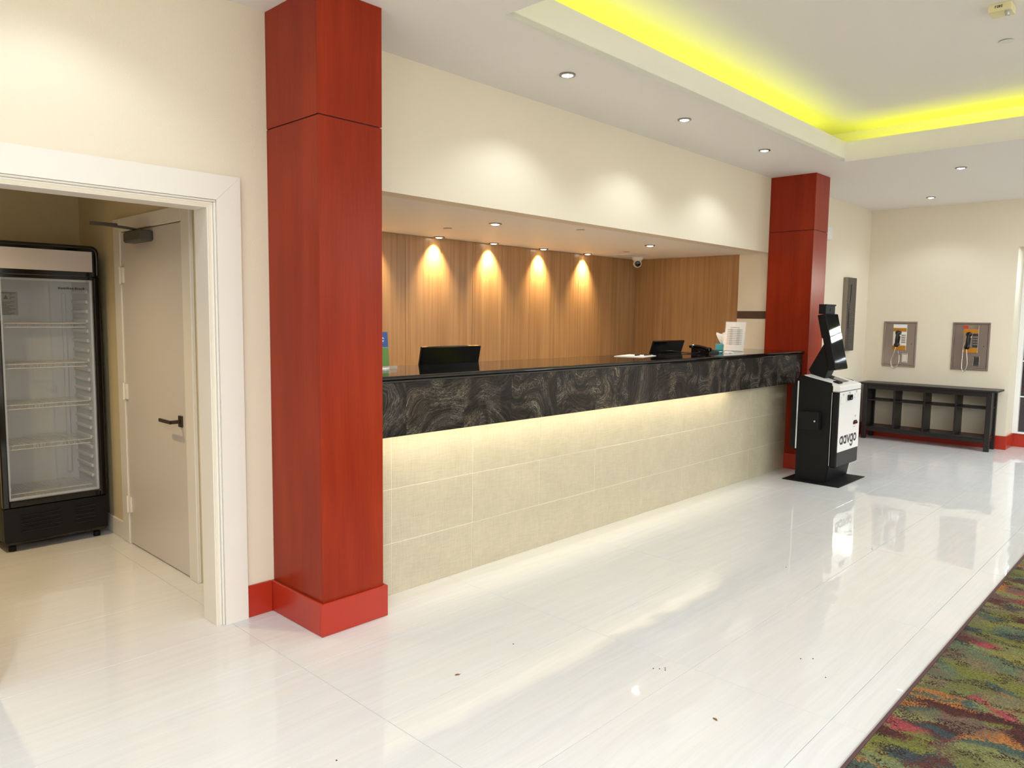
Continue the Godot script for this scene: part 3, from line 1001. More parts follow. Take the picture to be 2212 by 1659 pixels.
func build_kiosk() -> void:
	var t := thing("check_in_kiosk", "black and white self check-in kiosk standing before the far red column", "kiosk", Vector3(0, 0, 0))
	var xl := 6.90
	var xr := 7.462
	var st := mb()
	box(st, Vector3(6.80, 0, 0.225), Vector3(7.49, 0.008, 0.765), 0.003)
	obj("base_plate", st, M.black_matte, t)
	# body: slanted top, drawn in at the foot
	st = mb()
	prism(st, [Vector2(0.31, 0.008), Vector2(0.60, 0.008), Vector2(0.628, 0.17), Vector2(0.628, 0.926), Vector2(0.325, 1.006), Vector2(0.31, 1.0)], "x", xl + 0.006, xr - 0.006)
	obj("body", st, M.black_satin, t)
	st = mb()
	prism(st, [Vector2(0.31, 0.008), Vector2(0.598, 0.008), Vector2(0.618, 0.165), Vector2(0.618, 0.955), Vector2(0.322, 1.016), Vector2(0.31, 1.0)], "x", xl, xl + 0.0065)
	obj("side_panel", st, M.black_satin, t)
	st = mb()
	prism(st, [Vector2(0.31, 0.008), Vector2(0.598, 0.008), Vector2(0.618, 0.165), Vector2(0.618, 0.955), Vector2(0.322, 1.016), Vector2(0.31, 1.0)], "x", xr - 0.0065, xr)
	obj("side_panel", st, M.black_satin, t)
	# rear cover; a white strip paints in the light of its gap
	st = mb()
	prism(st, [Vector2(0.245, 0.31), Vector2(0.296, 0.285), Vector2(0.296, 0.965), Vector2(0.27, 0.945), Vector2(0.245, 0.9)], "x", xl + 0.004, xr - 0.004)
	obj("rear_cover", st, M.black_satin, t)
	obj("painted_gap_light", bx(xl + 0.001, xr - 0.002, 0.30, 0.955, 0.2962, 0.3098, 0.001), M.white_plastic, t)
	# front door
	st = mb()
	box(st, Vector3(xl - 0.004, 0.158, 0.6285), Vector3(xr, 0.872, 0.690), 0.010)
	var fd := obj("front_door", st, M.black_satin, t)
	obj("lower_panel", bx(xl + 0.012, xr - 0.008, 0.168, 0.302, 0.690, 0.6915, 0.001), M.charcoal, fd)
	st = mb()
	prism(st, rounded(xl + 0.012, xr - 0.003, 0.306, 0.872, [0.008, 0.008, 0.0, 0.0]), "z", 0.690, 0.6935)
	obj("white_face", st, M.white_gloss, fd)
	obj("edge_strip", bx(xl - 0.006, xl - 0.0035, 0.175, 0.868, 0.6255, 0.6285), M.white_plastic, fd)
	obj("seam", bx(xl - 0.004, xr, 0.8722, 0.8795, 0.63, 0.688), M.steel, t)
	# white console deck
	st = mb()
	prism(st, [Vector2(0.40, 1.000), Vector2(0.620, 0.9395), Vector2(0.628, 0.88), Vector2(0.692, 0.88), Vector2(0.692, 0.926), Vector2(0.685, 0.932), Vector2(0.36, 1.018), Vector2(0.35, 1.013)], "x", xl + 0.007, xr)
	obj("deck", st, M.white_gloss, t)
	# things on the deck: scanner glass and card reader
	var slope := Transform3D(Basis(Vector3.RIGHT, atan2(0.086, 0.325)), Vector3(7.22, 0.971, 0.54))
	st = mb()
	box(st, Vector3(-0.07, 0.001, -0.10), Vector3(0.10, 0.006, 0.085), 0.001, slope)
	obj("scanner_glass", st, M.screen, t)
	st = mb()
	box(st, Vector3(-0.22, 0.0, 0.05), Vector3(-0.13, 0.012, 0.11), 0.003, slope)
	for k in 3:
		box(st, Vector3(-0.21 + 0.025 * k, 0.012, 0.06), Vector3(-0.192 + 0.025 * k, 0.016, 0.10), 0.001, slope)
	obj("card_reader", st, M.black_matte, t)
	# ports on the white face
	var zf := 0.6935
	for q in [[6.93, 7.06, 0.762, 0.832], [7.29, 7.385, 0.795, 0.842]]:
		st = mb()
		box(st, Vector3(q[0], q[2], zf), Vector3(q[0] + 0.004, q[3], zf + 0.006), 0.001)
		box(st, Vector3(q[1] - 0.004, q[2], zf), Vector3(q[1], q[3], zf + 0.006), 0.001)
		box(st, Vector3(q[0], q[3] - 0.004, zf), Vector3(q[1], q[3], zf + 0.006), 0.001)
		box(st, Vector3(q[0], q[2], zf), Vector3(q[1], q[2] + 0.004, zf + 0.006), 0.001)
		box(st, Vector3(q[0] + 0.004, q[2] + 0.004, zf), Vector3(q[1] - 0.004, q[3] - 0.004, zf + 0.001))
		obj("port_frame", st, M.white_plastic, fd)
	st = mb()
	box(st, Vector3(7.10, 0.785, zf), Vector3(7.205, 0.84, zf + 0.018), 0.005)
	box(st, Vector3(7.12, 0.80, zf + 0.018), Vector3(7.185, 0.812, zf + 0.026), 0.003)
	obj("printer_slot", st, M.black_gloss, fd)
	st = mb()
	box(st, Vector3(7.29, 0.54, zf), Vector3(7.385, 0.566, zf + 0.012), 0.004)
	box(st, Vector3(7.30, 0.556, zf), Vector3(7.375, 0.578, zf + 0.008), 0.004)
	obj("key_slot", st, M.black_gloss, fd)
	for g in [[6.98, 0.846], [7.14, 0.856], [7.325, 0.858], [7.325, 0.62]]:
		obj("caption", bx(g[0], g[0] + 0.035, g[1], g[1] + 0.005, zf, zf + 0.0006), M.ink, fd)
		obj("caption", bx(g[0] + 0.012, g[0] + 0.024, g[1] - 0.012, g[1] - 0.007, zf, zf + 0.0006), M.ink, fd)
	obj("caption", bx(7.295, 7.35, 0.515, 0.518, zf, zf + 0.0006), M.ink, fd)
	# lettering aavgo
	st = mb()
	var R := 0.041
	var r := 0.0225
	var z1 := zf + 0.001
	var by := 0.372
	var x := 6.955
	for k in 2:
		ring_shape(st, Vector2(x + R, by + R), R, r, zf, z1)
		prism(st, [Vector2(x + 2 * R - 0.0185, by), Vector2(x + 2 * R, by), Vector2(x + 2 * R, by + 2 * R), Vector2(x + 2 * R - 0.0185, by + 2 * R)], "z", zf, z1)
		x += 2 * R + 0.011
	prism(st, [Vector2(x - 0.002, by + 0.082), Vector2(x + 0.019, by + 0.082), Vector2(x + 0.040, by + 0.030), Vector2(x + 0.061, by + 0.082), Vector2(x + 0.082, by + 0.082), Vector2(x + 0.048, by), Vector2(x + 0.032, by)], "z", zf, z1)
	x += 0.080
	ring_shape(st, Vector2(x + R, by + R), R, r, zf, z1)
	prism(st, [Vector2(x + 2 * R - 0.0185, by), Vector2(x + 2 * R, by), Vector2(x + 2 * R, by + 2 * R), Vector2(x + 2 * R - 0.0185, by + 2 * R)], "z", zf, z1)
	ring_shape(st, Vector2(x + R, by), R, r, zf, z1, PI * 1.12, TAU)
	x += 2 * R + 0.010
	ring_shape(st, Vector2(x + R, by + R), R, r, zf, z1)
	obj("lettering", st, M.ink, fd)
	# box on the side with a lock
	st = mb()
	box(st, Vector3(xl - 0.075, 0.505, 0.35), Vector3(xl - 0.0001, 0.675, 0.535), 0.004)
	var sb := obj("side_box", st, M.black_matte, t)
	st = mb()
	lathe(st, [Vector2(0, 0.006), Vector2(0.008, 0.006), Vector2(0.010, 0.0), Vector2(0.010, -0.002)], Transform3D(Basis(Vector3.FORWARD, -PI / 2), Vector3(xl - 0.077, 0.592, 0.505)), 14)
	obj("lock", st, M.chrome, sb)
	# neck and tilted screen
	st = mb()
	prism(st, [Vector2(0.365, 1.0), Vector2(0.485, 0.975), Vector2(0.535, 1.10), Vector2(0.50, 1.32), Vector2(0.47, 1.32), Vector2(0.335, 1.06)], "x", 7.055, 7.21)
	obj("neck", st, M.black_satin, t)
	var tilt := atan2(0.122, 0.53)
	var sx := Transform3D(Basis(Vector3.RIGHT, -tilt), Vector3(7.18, 1.338, 0.5405))
	st = mb()
	box(st, Vector3(-0.155, -0.272, -0.07), Vector3(0.155, 0.272, 0.0), 0.006, sx)
	var scr := obj("screen_housing", st, M.black_satin, t)
	st = mb()
	box(st, Vector3(-0.150, -0.266, 0.0), Vector3(0.150, 0.266, 0.003), 0.001, sx)
	obj("screen_glass", st, M.screen, scr)
	st = mb()
	box(st, Vector3(-0.13, 0.05, -0.088), Vector3(0.10, 0.275, -0.0701), 0.004, sx)
	obj("rear_module", st, M.black_satin, scr)
	st = mb()
	box(st, Vector3(7.05, 1.60, 0.402), Vector3(7.29, 1.688, 0.470), 0.006)
	box(st, Vector3(7.15, 1.625, 0.470), Vector3(7.165, 1.655, 0.474), 0.001)
	box(st, Vector3(7.05, 1.678, 0.40), Vector3(7.30, 1.692, 0.476), 0.004)
	obj("camera_cap", st, M.black_matte, scr)

# ------------------------------------------------------------------ far end: telephones, console, panel
func build_far_end() -> void:
	payphone(-0.037, "steel wall payphone with a white notice strip, nearer the corner", false)
	payphone(0.774, "steel wall payphone with a red notice strip, nearer the window", true)
	# console table
	var t := thing("console_table", "long black open console table under the two payphones", "console table", Vector3(10.03, 0, -0.2))
	var L := 1.57
	var D := 0.38
	obj("table_top", bx(0, D, 0.713, 0.738, 0, L, 0.004), M.espresso, t)
	for p in [Vector2(0.035, 0.06), Vector2(0.035, L - 0.115), Vector2(D - 0.06, 0.06), Vector2(D - 0.06, L - 0.115)]:
		obj("leg", bx(p.x, p.x + 0.05, 0, 0.713, p.y, p.y + 0.055, 0.003), M.espresso, t)
	obj("apron", bx(0.045, 0.07, 0.655, 0.7129, 0.115, L - 0.115, 0.002), M.espresso, t)
	obj("apron", bx(D - 0.05, D - 0.025, 0.655, 0.7129, 0.115, L - 0.115, 0.002), M.espresso, t)
	obj("middle_shelf", bx(0.05, D - 0.02, 0.505, 0.52, 0.075, L - 0.075, 0.002), M.espresso, t)
	obj("bottom_shelf", bx(0.04, D - 0.02, 0.145, 0.163, 0.075, L - 0.075, 0.002), M.espresso, t)
	obj("bottom_rail", bx(0.042, 0.062, 0.105, 0.145, 0.115, L - 0.115, 0.002), M.espresso, t)
	for z in [0.43, 0.775, 1.125]:
		obj("divider", bx(0.046, D - 0.03, 0.1632, 0.5048, z, z + 0.022, 0.002), M.espresso, t)
		obj("divider", bx(0.046, D - 0.03, 0.5202, 0.7128, z, z + 0.022, 0.002), M.espresso, t)
	for z in [0.085, L - 0.095]:
		obj("end_panel", bx(0.085, D - 0.06, 0.11, 0.7128, z, z + 0.012, 0.002), M.espresso, t)
	# wall socket seen between the dividers
	var s := thing("wall_socket", "white wall socket plate seen through the console table", "socket", Vector3(FAR, 0.315, 0.55))
	obj("plate", bx(-0.006, 0, -0.058, 0.058, -0.035, 0.035, 0.003), M.white_plastic, s)
	for y in [-0.022, 0.022]:
		obj("outlet", bx(-0.008, -0.006, y - 0.014, y + 0.014, -0.016, 0.016, 0.001), M.white_gloss, s)
	# carved dark panel on the corridor wall
	var a := thing("wall_panel", "tall dark carved relief panel on the cream corridor wall", "wall art", Vector3(9.53, 1.155, WALL))
	obj("board", bx(0, 0.31, 0, 0.925, 0, 0.055, 0.003), M.art, a)
	obj("pale_edge", bx(-0.003, 0.0, 0.0, 0.925, 0.004, 0.055), M.art_edge, a)
	var st := mb()
	for k in 32:
		var y := 0.03 + 0.0195 * k
		var bend := clampf((y - 0.45) / 0.25, 0, 1)
		box(st, Vector3(0.08 + 0.09 * bend, y, 0.055), Vector3(0.235 - 0.02 * bend, y + 0.010, 0.063), 0.003, Transform3D(Basis(Vector3.BACK, 0.5 * bend), Vector3(0.3 * bend * 0.5 * y, -0.02 * bend, 0)))
	obj("ridges", st, mat(rgb(92, 86, 80), 0.4), a)
	st = mb()
	tube(st, curve([Vector3(0.068, 0.28, 0.055), Vector3(0.07, 0.45, 0.055), Vector3(0.115, 0.65, 0.055), Vector3(0.125, 0.84, 0.055)], 16), 0.005, 6)
	obj("inlay_line", st, M.black_matte, a)
	# white box half hidden by the far column
	var b := thing("wall_box", "small white box on the corridor wall beside the far column", "wall box", Vector3(8.80, 2.49, WALL))
	obj("case", bx(0, 0.175, 0, 0.158, 0, 0.045, 0.004), M.white_plastic, b)
	obj("cover", bx(0.01, 0.165, 0.01, 0.148, 0.045, 0.049, 0.002), M.white_gloss, b)
	# lamps under the canopy outside the window, mirrored by the kiosk screen
	for k in 2:
		var c := thing("canopy_lamp", ["outer canopy tube lamp beyond the dark window", "inner canopy tube lamp beyond the dark window"][k], "outdoor lamp", Vector3(12.6, 2.24 - 0.115 * k, 2.4), "canopy lamps beyond the window")
		obj("housing", bx(0.02, 0.06, -0.05, 0.05, -0.9, 0.9, 0.004), M.white_plastic, c)
		obj("lamp_tube", bx(0.0, 0.02, -0.042, 0.042, -0.88, 0.88, 0.004), glow(Color(0.96, 1.0, 0.96), 9.0), c)
		strip_light(c, Vector3(-0.004, 0, 0), Vector2(1.76, 0.07), Vector3(0, 90, 0), Color(0.96, 1.0, 0.96), 0.6)
		obj("bracket", bx(0.06, 0.399, -0.02, 0.02, -0.02, 0.02), M.black_matte, c)
	var post := thing("canopy_post", "dark canopy post carrying the lamps beyond the window", "post", Vector3(13.0, -0.15, 2.4))
	obj("shaft", bx(0, 0.12, 0, 3.0, -0.06, 0.06, 0.01), M.black_matte, post)
	obj("footing", bx(-0.05, 0.17, 0, 0.05, -0.11, 0.11, 0.01), M.black_matte, post)

func payphone(z0: float, label: String, second: bool) -> void:
	var t := thing("payphone", label, "payphone", Vector3(FAR, 0.945, z0), "payphones over the console table")
	var W := 0.405
	var H := 0.59
	var body: Material = M.steel_dark if second else M.steel
	var st := mb()
	box(st, Vector3(-0.014, 0, 0), Vector3(0, 0.022, W), 0.003)
	box(st, Vector3(-0.014, H - 0.022, 0), Vector3(0, H, W), 0.003)
	box(st, Vector3(-0.014, 0.022, 0), Vector3(0, H - 0.022, 0.022), 0.003)
	box(st, Vector3(-0.014, 0.022, W - 0.022), Vector3(0, H - 0.022, W), 0.003)
	obj("frame", st, body, t)
	obj("back_plate", bx(-0.010, 0, 0.0235, H - 0.0235, 0.0235, W - 0.0235, 0.002), body, t)
	var p := obj("dial_plate", bx(-0.016, -0.010, 0.215, 0.555, 0.118, 0.284, 0.003), M.chrome, t)
	var bands := [[0.217, 0.275, M.amber], [0.46, 0.505, M.amber], [0.509, 0.552, mat(rgb(190, 60, 40), 0.5) if second else M.paper]]
	for q in bands:
		obj("printed_strip", bx(-0.0175, -0.016, q[0], q[1], 0.121, 0.281 if q[2] != bands[2][2] or not second else 0.17, 0.0004), q[2], p)
	obj("notice", bx(-0.0172, -0.016, 0.285, 0.45, 0.222, 0.281, 0.0004), M.charcoal if second else M.paper, p)
	for r in 4:
		for c in 3:
			obj("key", bx(-0.022, -0.0172, 0.31 + 0.03 * r, 0.33 + 0.03 * r, 0.228 + 0.017 * c, 0.24 + 0.017 * c, 0.002), M.steel, p)
	# handset: two rounded ends on a grip
	st = mb()
	var c0 := Vector3(-0.055, 0.44, 0.185)
	var c1 := Vector3(-0.055, 0.285, 0.172)
	tube(st, [c0, c0.lerp(c1, 0.5) + Vector3(-0.012, 0, 0), c1], 0.016, 12)
	for c in [[c0, 0.033], [c1, 0.03]]:
		var rr: float = c[1]
		lathe(st, [Vector2(0, 0.0), Vector2(rr, 0.0), Vector2(rr, 0.014), Vector2(rr * 0.8, 0.028), Vector2(rr * 0.4, 0.036), Vector2(0, 0.037)], Transform3D(Basis(Vector3.BACK, PI / 2), c[0] + Vector3(0.026, 0, 0)), 18)
	var h := obj("handset", st, M.black_gloss, t)
	st = mb()
	box(st, Vector3(-0.032, 0.40, 0.16), Vector3(-0.0165, 0.425, 0.21), 0.004)
	box(st, Vector3(-0.05, 0.425, 0.158), Vector3(-0.0165, 0.44, 0.168), 0.003)
	box(st, Vector3(-0.05, 0.425, 0.204), Vector3(-0.0165, 0.44, 0.214), 0.003)
	obj("cradle", st, M.chrome, t)
	st = mb()
	if second:
		tube(st, curve([Vector3(-0.05, 0.26, 0.172), Vector3(-0.05, 0.2, 0.178), Vector3(-0.055, 0.07, 0.19), Vector3(-0.06, -0.02, 0.163), Vector3(-0.055, 0.02, 0.135), Vector3(-0.04, 0.18, 0.13), Vector3(-0.014, 0.34, 0.135)], 40), 0.005, 6)
	else:
		tube(st, curve([Vector3(-0.05, 0.26, 0.172), Vector3(-0.055, 0.2, 0.16), Vector3(-0.06, 0.06, 0.125), Vector3(-0.065, -0.025, 0.16), Vector3(-0.06, 0.04, 0.215), Vector3(-0.045, 0.14, 0.215), Vector3(-0.012, 0.21, 0.19)], 40), 0.005, 6)
	obj("cord", st, M.chrome, t)
	st = mb()
	box(st, Vector3(-0.016, 0.055, 0.24), Vector3(-0.010, 0.065, 0.31), 0.002)
	box(st, Vector3(-0.016, 0.165, 0.24), Vector3(-0.010, 0.175, 0.31), 0.002)
	box(st, Vector3(-0.016, 0.065, 0.30), Vector3(-0.010, 0.165, 0.31), 0.002)
	box(st, Vector3(-0.016, 0.065, 0.24), Vector3(-0.010, 0.165, 0.246), 0.002)
	var cr := obj("coin_return", st, M.chrome, t)
	obj("flap", bx(-0.014, -0.010, 0.068, 0.162, 0.247, 0.299, 0.003), M.charcoal if second else M.chrome, cr)
	st = mb()
	lathe(st, [Vector2(0, 0.004), Vector2(0.005, 0.004), Vector2(0.006, 0)], Transform3D(Basis(Vector3.BACK, PI / 2), Vector3(-0.010, 0.3, 0.345)), 10)
	obj("lock", st, M.charcoal, t)

# ------------------------------------------------------------------ things at the desk
func monitor(x: float, z: float, tilt: float, label: String) -> void:
	var t := thing("monitor", label, "monitor", Vector3(x, 0.77, z), "desk monitors seen from behind")
	var xf := Transform3D(Basis(Vector3.RIGHT, tilt), Vector3(0, 0.40, 0))
	var st := mb()
	box(st, Vector3(-0.26, -0.17, -0.022), Vector3(0.26, 0.17, 0.0), 0.004, xf)
	var h := obj("housing", st, M.black_gloss, t)
	st = mb()
	box(st, Vector3(-0.25, -0.155, -0.024), Vector3(0.25, 0.16, -0.022), 0.0, xf)
	obj("screen", st, M.screen, h)
	obj("stand", bx(-0.03, 0.03, 0.01, 0.38, 0.012, 0.03, 0.004), M.black_satin, t)
	obj("foot", bx(-0.11, 0.11, 0, 0.012, -0.1, 0.08, 0.004), M.black_satin, t)

func build_desk_things() -> void:
	monitor(3.12, -0.485, deg_to_rad(12), "black desk monitor seen from behind, nearer the large red column")
	monitor(5.79, -0.50, deg_to_rad(18), "black desk monitor seen from behind, nearer the far end")
	# brochure in a clear stand
	var t := thing("brochure_stand", "blue and green brochure in a clear stand beside the large column", "brochure", Vector3(2.395, TOP, -0.30))
	var print_ := picture(128, 256, func(u: float, v: float) -> Color:
		if v < 0.44:
			var p := Vector2(u - 0.5, (v - 0.22) * 2.0)
			var d := p.length()
			var a := atan2(p.y, p.x)
			var petal := absf(fmod(absf(a) * 6.0 / PI + 0.5, 1.0) - 0.5)
			if d < 0.36 and d > 0.08 and (absf(petal - 0.28) < 0.07 or absf(d - 0.2 - petal * 0.25) < 0.025):
				return Color(0.86, 0.9, 0.96)
			return rgb(28, 78, 160)
		if v < 0.455:
			return rgb(120, 190, 200)
		var line := fmod(v * 24.0, 1.0) > 0.62 and v > 0.52 and v < 0.86 and u > 0.12 and u < 0.78 - 0.3 * fmod(floor(v * 24.0) * 0.61, 1.0)
		return rgb(150, 185, 96) if line else rgb(92, 142, 34))
	var bm := mat(Color.WHITE, 0.3)
	bm.albedo_texture = print_
	var st := mb()
	box(st, Vector3(-0.09, 0.012, -0.002), Vector3(0.092, 0.214, 0.001), 0.0, Transform3D(Basis(Vector3.RIGHT, -0.09), Vector3.ZERO), Rect2(0, 0, 1, 1))
	obj("brochure", st, bm, t)
	st = mb()
	box(st, Vector3(-0.095, 0.0, -0.006), Vector3(0.096, 0.2, -0.003), 0.0, Transform3D(Basis(Vector3.RIGHT, -0.09), Vector3.ZERO))
	box(st, Vector3(-0.095, 0.0, -0.006), Vector3(0.105, 0.003, 0.06))
	box(st, Vector3(-0.095, 0.003, 0.055), Vector3(0.105, 0.02, 0.06))
	obj("clear_stand", st, M.acrylic, t)
	# clipboard with papers
	t = thing("clipboard", "white clipboard with papers lying on the black counter top", "clipboard", Vector3(4.95, TOP, -0.255))
	var xf := Transform3D(Basis(Vector3.UP, 0.25), Vector3.ZERO)
	st = mb()
	box(st, Vector3(-0.17, 0, -0.12), Vector3(0.17, 0.004, 0.12), 0.001, xf)
	obj("board", st, M.white_plastic, t)
	st = mb()
	box(st, Vector3(-0.14, 0.004, -0.11), Vector3(0.16, 0.006, 0.10), 0.0, xf)
	obj("papers", st, M.paper, t)
	st = mb()
	box(st, Vector3(-0.05, 0.0061, 0.01), Vector3(0.03, 0.016, 0.03), 0.003, xf)
	obj("clip", st, M.black_satin, t)
	t = thing("pen", "black pen lying on the white clipboard papers", "pen", Vector3(5.03, TOP + 0.011, -0.19))
	st = mb()
	tube(st, [Vector3(-0.06, 0, 0.01), Vector3(0.07, 0, -0.01)], 0.0045, 8)
	obj("barrel", st, M.black_satin, t)
	st = mb()
	tube(st, [Vector3(0.07, 0, -0.01), Vector3(0.084, 0, -0.012)], 0.002, 6)
	obj("tip", st, M.chrome, t)
	# desk telephone with its cables
	t = thing("desk_phone", "black desk telephone with cables on the counter end", "telephone", Vector3(5.95, TOP, -0.20))
	st = mb()
	prism(st, [Vector2(-0.09, 0), Vector2(0.09, 0), Vector2(0.09, 0.016), Vector2(-0.09, 0.06)], "x", -0.05, 0.13)
	obj("base", st, M.black_satin, t)
	st = mb()
	tube(st, curve([Vector3(-0.04, 0.062, -0.085), Vector3(-0.04, 0.06, -0.02), Vector3(-0.04, 0.042, 0.075)], 10), 0.016, 10)
	box(st, Vector3(-0.065, 0.045, -0.11), Vector3(-0.015, 0.075, -0.07), 0.008)
	box(st, Vector3(-0.065, 0.02, 0.055), Vector3(-0.015, 0.055, 0.1), 0.008)
	obj("handset", st, M.black_gloss, t)
	for r in 3:
		for c in 3:
			obj("key", bx(0.02 + 0.03 * c, 0.04 + 0.03 * c, 0.018 + 0.008 * (2 - r), 0.03 + 0.010 * (2 - r), -0.02 + 0.03 * r, 0.0 + 0.03 * r, 0.002), M.charcoal, t)
	st = mb()
	tube(st, curve([Vector3(-0.05, 0.02, -0.02), Vector3(-0.11, 0.012, 0.03), Vector3(-0.22, 0.005, -0.02), Vector3(-0.3, 0.02, -0.15), Vector3(-0.28, 0.006, -0.26)], 24), 0.004, 6)
	tube(st, curve([Vector3(0.13, 0.012, 0.05), Vector3(0.2, 0.006, 0.08), Vector3(0.3, 0.005, 0.06), Vector3(0.36, 0.005, 0.0)], 18), 0.0035, 6)
	obj("cable", st, M.black_satin, t)
	# tissue box
	t = thing("tissue_box", "teal tissue box with a white tissue pulled up", "tissue box", Vector3(6.74, TOP, -0.415))
	obj("carton", bx(-0.06, 0.06, 0, 0.062, -0.055, 0.055, 0.003), M.teal, t)
	st = mb()
	var ring := []
	for row in [[0.062, 0.022], [0.10, 0.038], [0.145, 0.052], [0.168, 0.05]]:
		var line := []
		for k in 14:
			var a := TAU * k / 14
			var rad: float = row[1] * (1.0 + 0.35 * sin(3.0 * a + row[0] * 20.0))
			line.append(Vector3(cos(a) * rad * 0.55, row[0] + 0.012 * sin(2.0 * a), sin(a) * rad - (row[0] - 0.06) * 0.25))
		ring.append(line)
	for j in 3:
		for k in 14:
			var k2 := (k + 1) % 14
			face(st, [ring[j][k], ring[j][k2], ring[j + 1][k2], ring[j + 1][k]], Vector3(0, 0.1, 0))
	obj("tissue", st, M.tissue, t)
	t = thing("card_tray", "small black tray behind the teal tissue box", "tray", Vector3(6.96, TOP, -0.43))
	obj("tray", bx(-0.03, 0.03, 0, 0.012, -0.028, 0.1, 0.002), M.black_matte, t)
	obj("back", bx(0.02, 0.03, 0.012, 0.09, -0.028, 0.1, 0.002), M.black_matte, t)
	# notice in a tilted clear holder
	t = thing("notice_holder", "white printed notice in a tilted clear holder beside the tissue box", "notice", Vector3(6.62, TOP, -0.245))
	var sheet := picture(128, 176, func(u: float, v: float) -> Color:
		if v < 0.17:
			return Color(0.93, 0.92, 0.93)
		if absf(v - 0.19) < 0.008 and u > 0.25 and u < 0.72:
			return Color(0.3, 0.3, 0.32)
		if v > 0.22 and v < 0.82 and u > 0.1 and u < 0.88:
			var q: float = fmod((v - 0.22) * 16.0, 1.0)
			if q > 0.55:
				return Color(0.58, 0.57, 0.6) if not ((u > 0.24 and u < 0.4) or (u > 0.6 and u < 0.77)) else Color(0.34, 0.34, 0.37)
			if q > 0.15 and q < 0.35 and ((u > 0.24 and u < 0.38) or (u > 0.62 and u < 0.76)):
				return Color(0.7, 0.69, 0.72)
		return Color(0.93, 0.92, 0.93))
	var sm := mat(Color.WHITE, 0.4)
	sm.albedo_texture = sheet
	var lean := Transform3D(Basis(Vector3.BACK, -0.12), Vector3.ZERO)
	st = mb()
	box(st, Vector3(-0.001, 0.006, -0.1), Vector3(0.001, 0.285, 0.105), 0.0, lean, Rect2(0, 0, 1, 1))
	obj("sheet", st, sm, t)
	st = mb()
	box(st, Vector3(0.0012, 0.0, -0.105), Vector3(0.004, 0.29, 0.11), 0.0, lean)
	box(st, Vector3(-0.0035, 0.0, -0.105), Vector3(-0.0012, 0.29, 0.11), 0.0, lean)
	box(st, Vector3(-0.005, 0, -0.105), Vector3(0.09, 0.003, 0.11))
	obj("clear_holder", st, M.acrylic, t)
	# cards and leaflets
	t = thing("business_cards", "small pile of white cards near the counter edge", "cards", Vector3(6.22, TOP, -0.09))
	for k in 3:
		st = mb()
		box(st, Vector3(-0.05, 0.003 * k, -0.03), Vector3(0.05, 0.003 * k + 0.0028, 0.03), 0.0004, Transform3D(Basis(Vector3.UP, 0.12 * k), Vector3(0.004 * k, 0, 0)))
		obj("card", st, M.paper, t)
	t = thing("leaflet", "pale blue leaflet lying flat behind the cards", "leaflet", Vector3(6.36, TOP, -0.2))
	st = mb()
	box(st, Vector3(-0.10, 0, -0.05), Vector3(0.10, 0.003, 0.05), 0.0005, Transform3D(Basis(Vector3.UP, 0.2), Vector3.ZERO))
	obj("sheet", st, mat(rgb(150, 176, 190), 0.35), t)
	st = mb()
	box(st, Vector3(-0.08, 0.003, -0.04), Vector3(0.02, 0.0035, 0.03), 0.0, Transform3D(Basis(Vector3.UP, 0.2), Vector3.ZERO))
	obj("printed_panel", st, M.paper, t)

# ------------------------------------------------------------------ small ceiling fittings
func cover_disc(at: Vector3, r: float, label: String) -> void:
	var t := thing("sprinkler_cover", label, "sprinkler cover", at, "concealed sprinkler covers")
	var st := mb()
	lathe(st, [Vector2(0, -0.006), Vector2(r * 0.92, -0.006), Vector2(r, -0.004)], Transform3D(), 24)
	obj("cap", st, M.white_plastic, t)
	st = mb()
	lathe(st, [Vector2(r * 0.86, -0.004), Vector2(r * 0.86, 0.0)], Transform3D(), 24)
	obj("collar", st, M.charcoal, t)

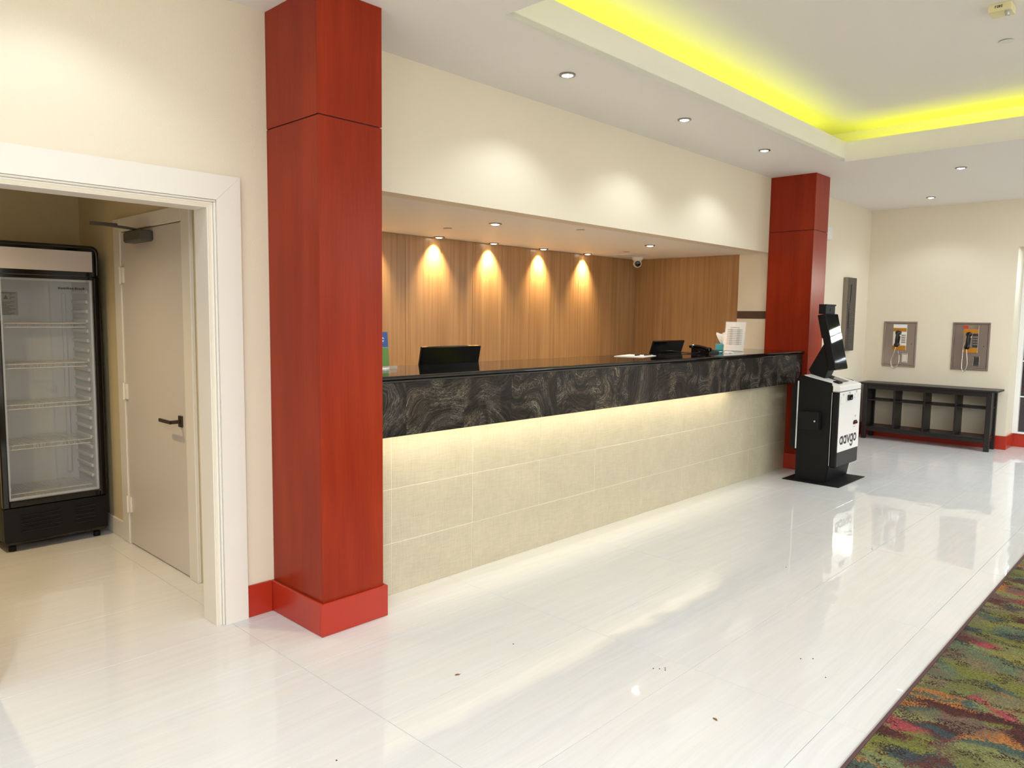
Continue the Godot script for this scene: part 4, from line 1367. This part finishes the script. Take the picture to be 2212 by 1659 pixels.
func build_ceiling_things() -> void:
	cover_disc(Vector3(5.622, TRAY, 2.074), 0.042, "flat round sprinkler cover on the raised tray ceiling")
	cover_disc(Vector3(3.853, SOF, -1.338), 0.04, "flat round sprinkler cover under the soffit beside the first wall washer")
	cover_disc(Vector3(4.582, SOF, -0.563), 0.04, "flat round sprinkler cover near the soffit front edge")
	cover_disc(Vector3(6.45, SOF, -1.42), 0.04, "flat round sprinkler cover beside the square air grille")
	# air grille
	var t := thing("air_grille", "square white air grille in the soffit by the dome camera", "air vent", Vector3(6.80, SOF, -1.62))
	var st := mb()
	for k in 4:
		var rot := Transform3D(Basis(Vector3.UP, PI / 2 * k), Vector3.ZERO)
		box(st, Vector3(-0.15, -0.008, 0.12), Vector3(0.12, 0.0, 0.15), 0.002, rot)
	obj("frame", st, M.white_plastic, t)
	obj("shadow_box", bx(-0.12, 0.12, -0.002, -0.0001, -0.12, 0.12), M.black_matte, t)
	for k in 9:
		st = mb()
		box(st, Vector3(-0.118, -0.007, -0.105 + 0.026 * k), Vector3(0.118, -0.003, -0.093 + 0.026 * k), 0.001)
		obj("slat", st, M.white_plastic, t)
	# dome camera
	t = thing("dome_camera", "white dome security camera with a black eye below the soffit", "security camera", Vector3(7.13, SOF, -1.74))
	st = mb()
	lathe(st, [Vector2(0, -0.045), Vector2(0.04, -0.045), Vector2(0.055, -0.03), Vector2(0.066, -0.004), Vector2(0.066, 0)], Transform3D(), 28)
	obj("base", st, M.white_plastic, t)
	st = mb()
	var ball := []
	for k in 13:
		var a := -PI / 2 + PI * k / 12
		ball.append(Vector2(cos(a) * 0.05, sin(a) * 0.05))
	lathe(st, ball, Transform3D(Basis(), Vector3(0, -0.068, 0)), 28)
	var b := obj("ball", st, M.white_plastic, t)
	st = mb()
	var dirv := Vector3(-0.72, -0.18, 0.62).normalized()
	var q := Quaternion(Vector3.UP, dirv)
	lathe(st, [Vector2(0.033, 0.036), Vector2(0.033, 0.042), Vector2(0.024, 0.048), Vector2(0, 0.052)], Transform3D(Basis(q), Vector3(0, -0.068, 0)), 24)
	obj("eye", st, M.black_gloss, b)
	# fire strobe
	t = thing("fire_strobe", "cream fire alarm strobe on the raised tray ceiling", "fire alarm", Vector3(4.925, TRAY, 2.11))
	obj("case", bx(0, 0.12, -0.042, 0, 0, 0.113, 0.002), M.ivory, t)
	var txt := text_mesh("FIRE", 0.0135, 0.001, true)
	var o := put("lettering", txt, M.print_ink, t, Vector3(-0.0006, -0.018, 0.052))
	o.rotation.y = -PI / 2
	st = mb()
	lathe(st, [Vector2(0, -0.028), Vector2(0.011, -0.026), Vector2(0.015, -0.014), Vector2(0.016, 0.0)], Transform3D(Basis(), Vector3(0.03, -0.042, 0.092)), 16)
	obj("lens", st, M.clear_lens, t)

# ------------------------------------------------------------------ litter on the floor
func build_bits() -> void:
	var k := 0
	for p in [[Vector3(1.91, 0.0, 0.938), 0.4, "dry brown leaf scrap on the floor nearest the large column"], [Vector3(2.373, 0.0, 1.905), 1.9, "dry brown leaf scrap on the floor towards the carpet"]]:
		var t := thing("leaf_scrap", p[2], "leaf", p[0], "leaf scraps on the floor")
		var st := mb()
		var shape := []
		for i in 9:
			var a := TAU * i / 9
			shape.append(Vector2(cos(a) * 0.011, sin(a) * 0.0055 * (1.0 + 0.3 * sin(3.0 * a))).rotated(p[1]))
		prism(st, shape, "y", 0.0005, 0.0022)
		obj("blade", st, M.leaf, t)
		st = mb()
		var tip := Vector2(0.01, 0).rotated(p[1])
		tube(st, [Vector3(tip.x, 0.0014, tip.y), Vector3(tip.x * 1.7, 0.0016, tip.y * 1.5)], 0.0008, 5)
		obj("stalk", st, M.leaf, t)
		k += 1
	var n := 0
	for p in [Vector2(2.577, 1.526), Vector2(2.60, 1.54), Vector2(2.56, 1.505), Vector2(2.585, 1.55), Vector2(3.12, 1.93), Vector2(3.16, 1.97), Vector2(3.02, 2.08), Vector2(5.068, 1.613), Vector2(5.10, 1.60), Vector2(4.3, 1.35), Vector2(2.3, 0.9), Vector2(1.2, 1.1)]:
		var t := thing("crumb", "tiny dark crumb on the white tiles between carpet and counter", "crumb", Vector3(p.x, 0.0, p.y), "crumbs on the white tiles")
		var st := mb()
		lathe(st, [Vector2(0, 0), Vector2(0.003, 0.0), Vector2(0.0022, 0.0022), Vector2(0, 0.003)], Transform3D(Basis(Vector3.UP, n), Vector3.ZERO), 7)
		obj("grain", st, M.crumb, t)
		n += 1
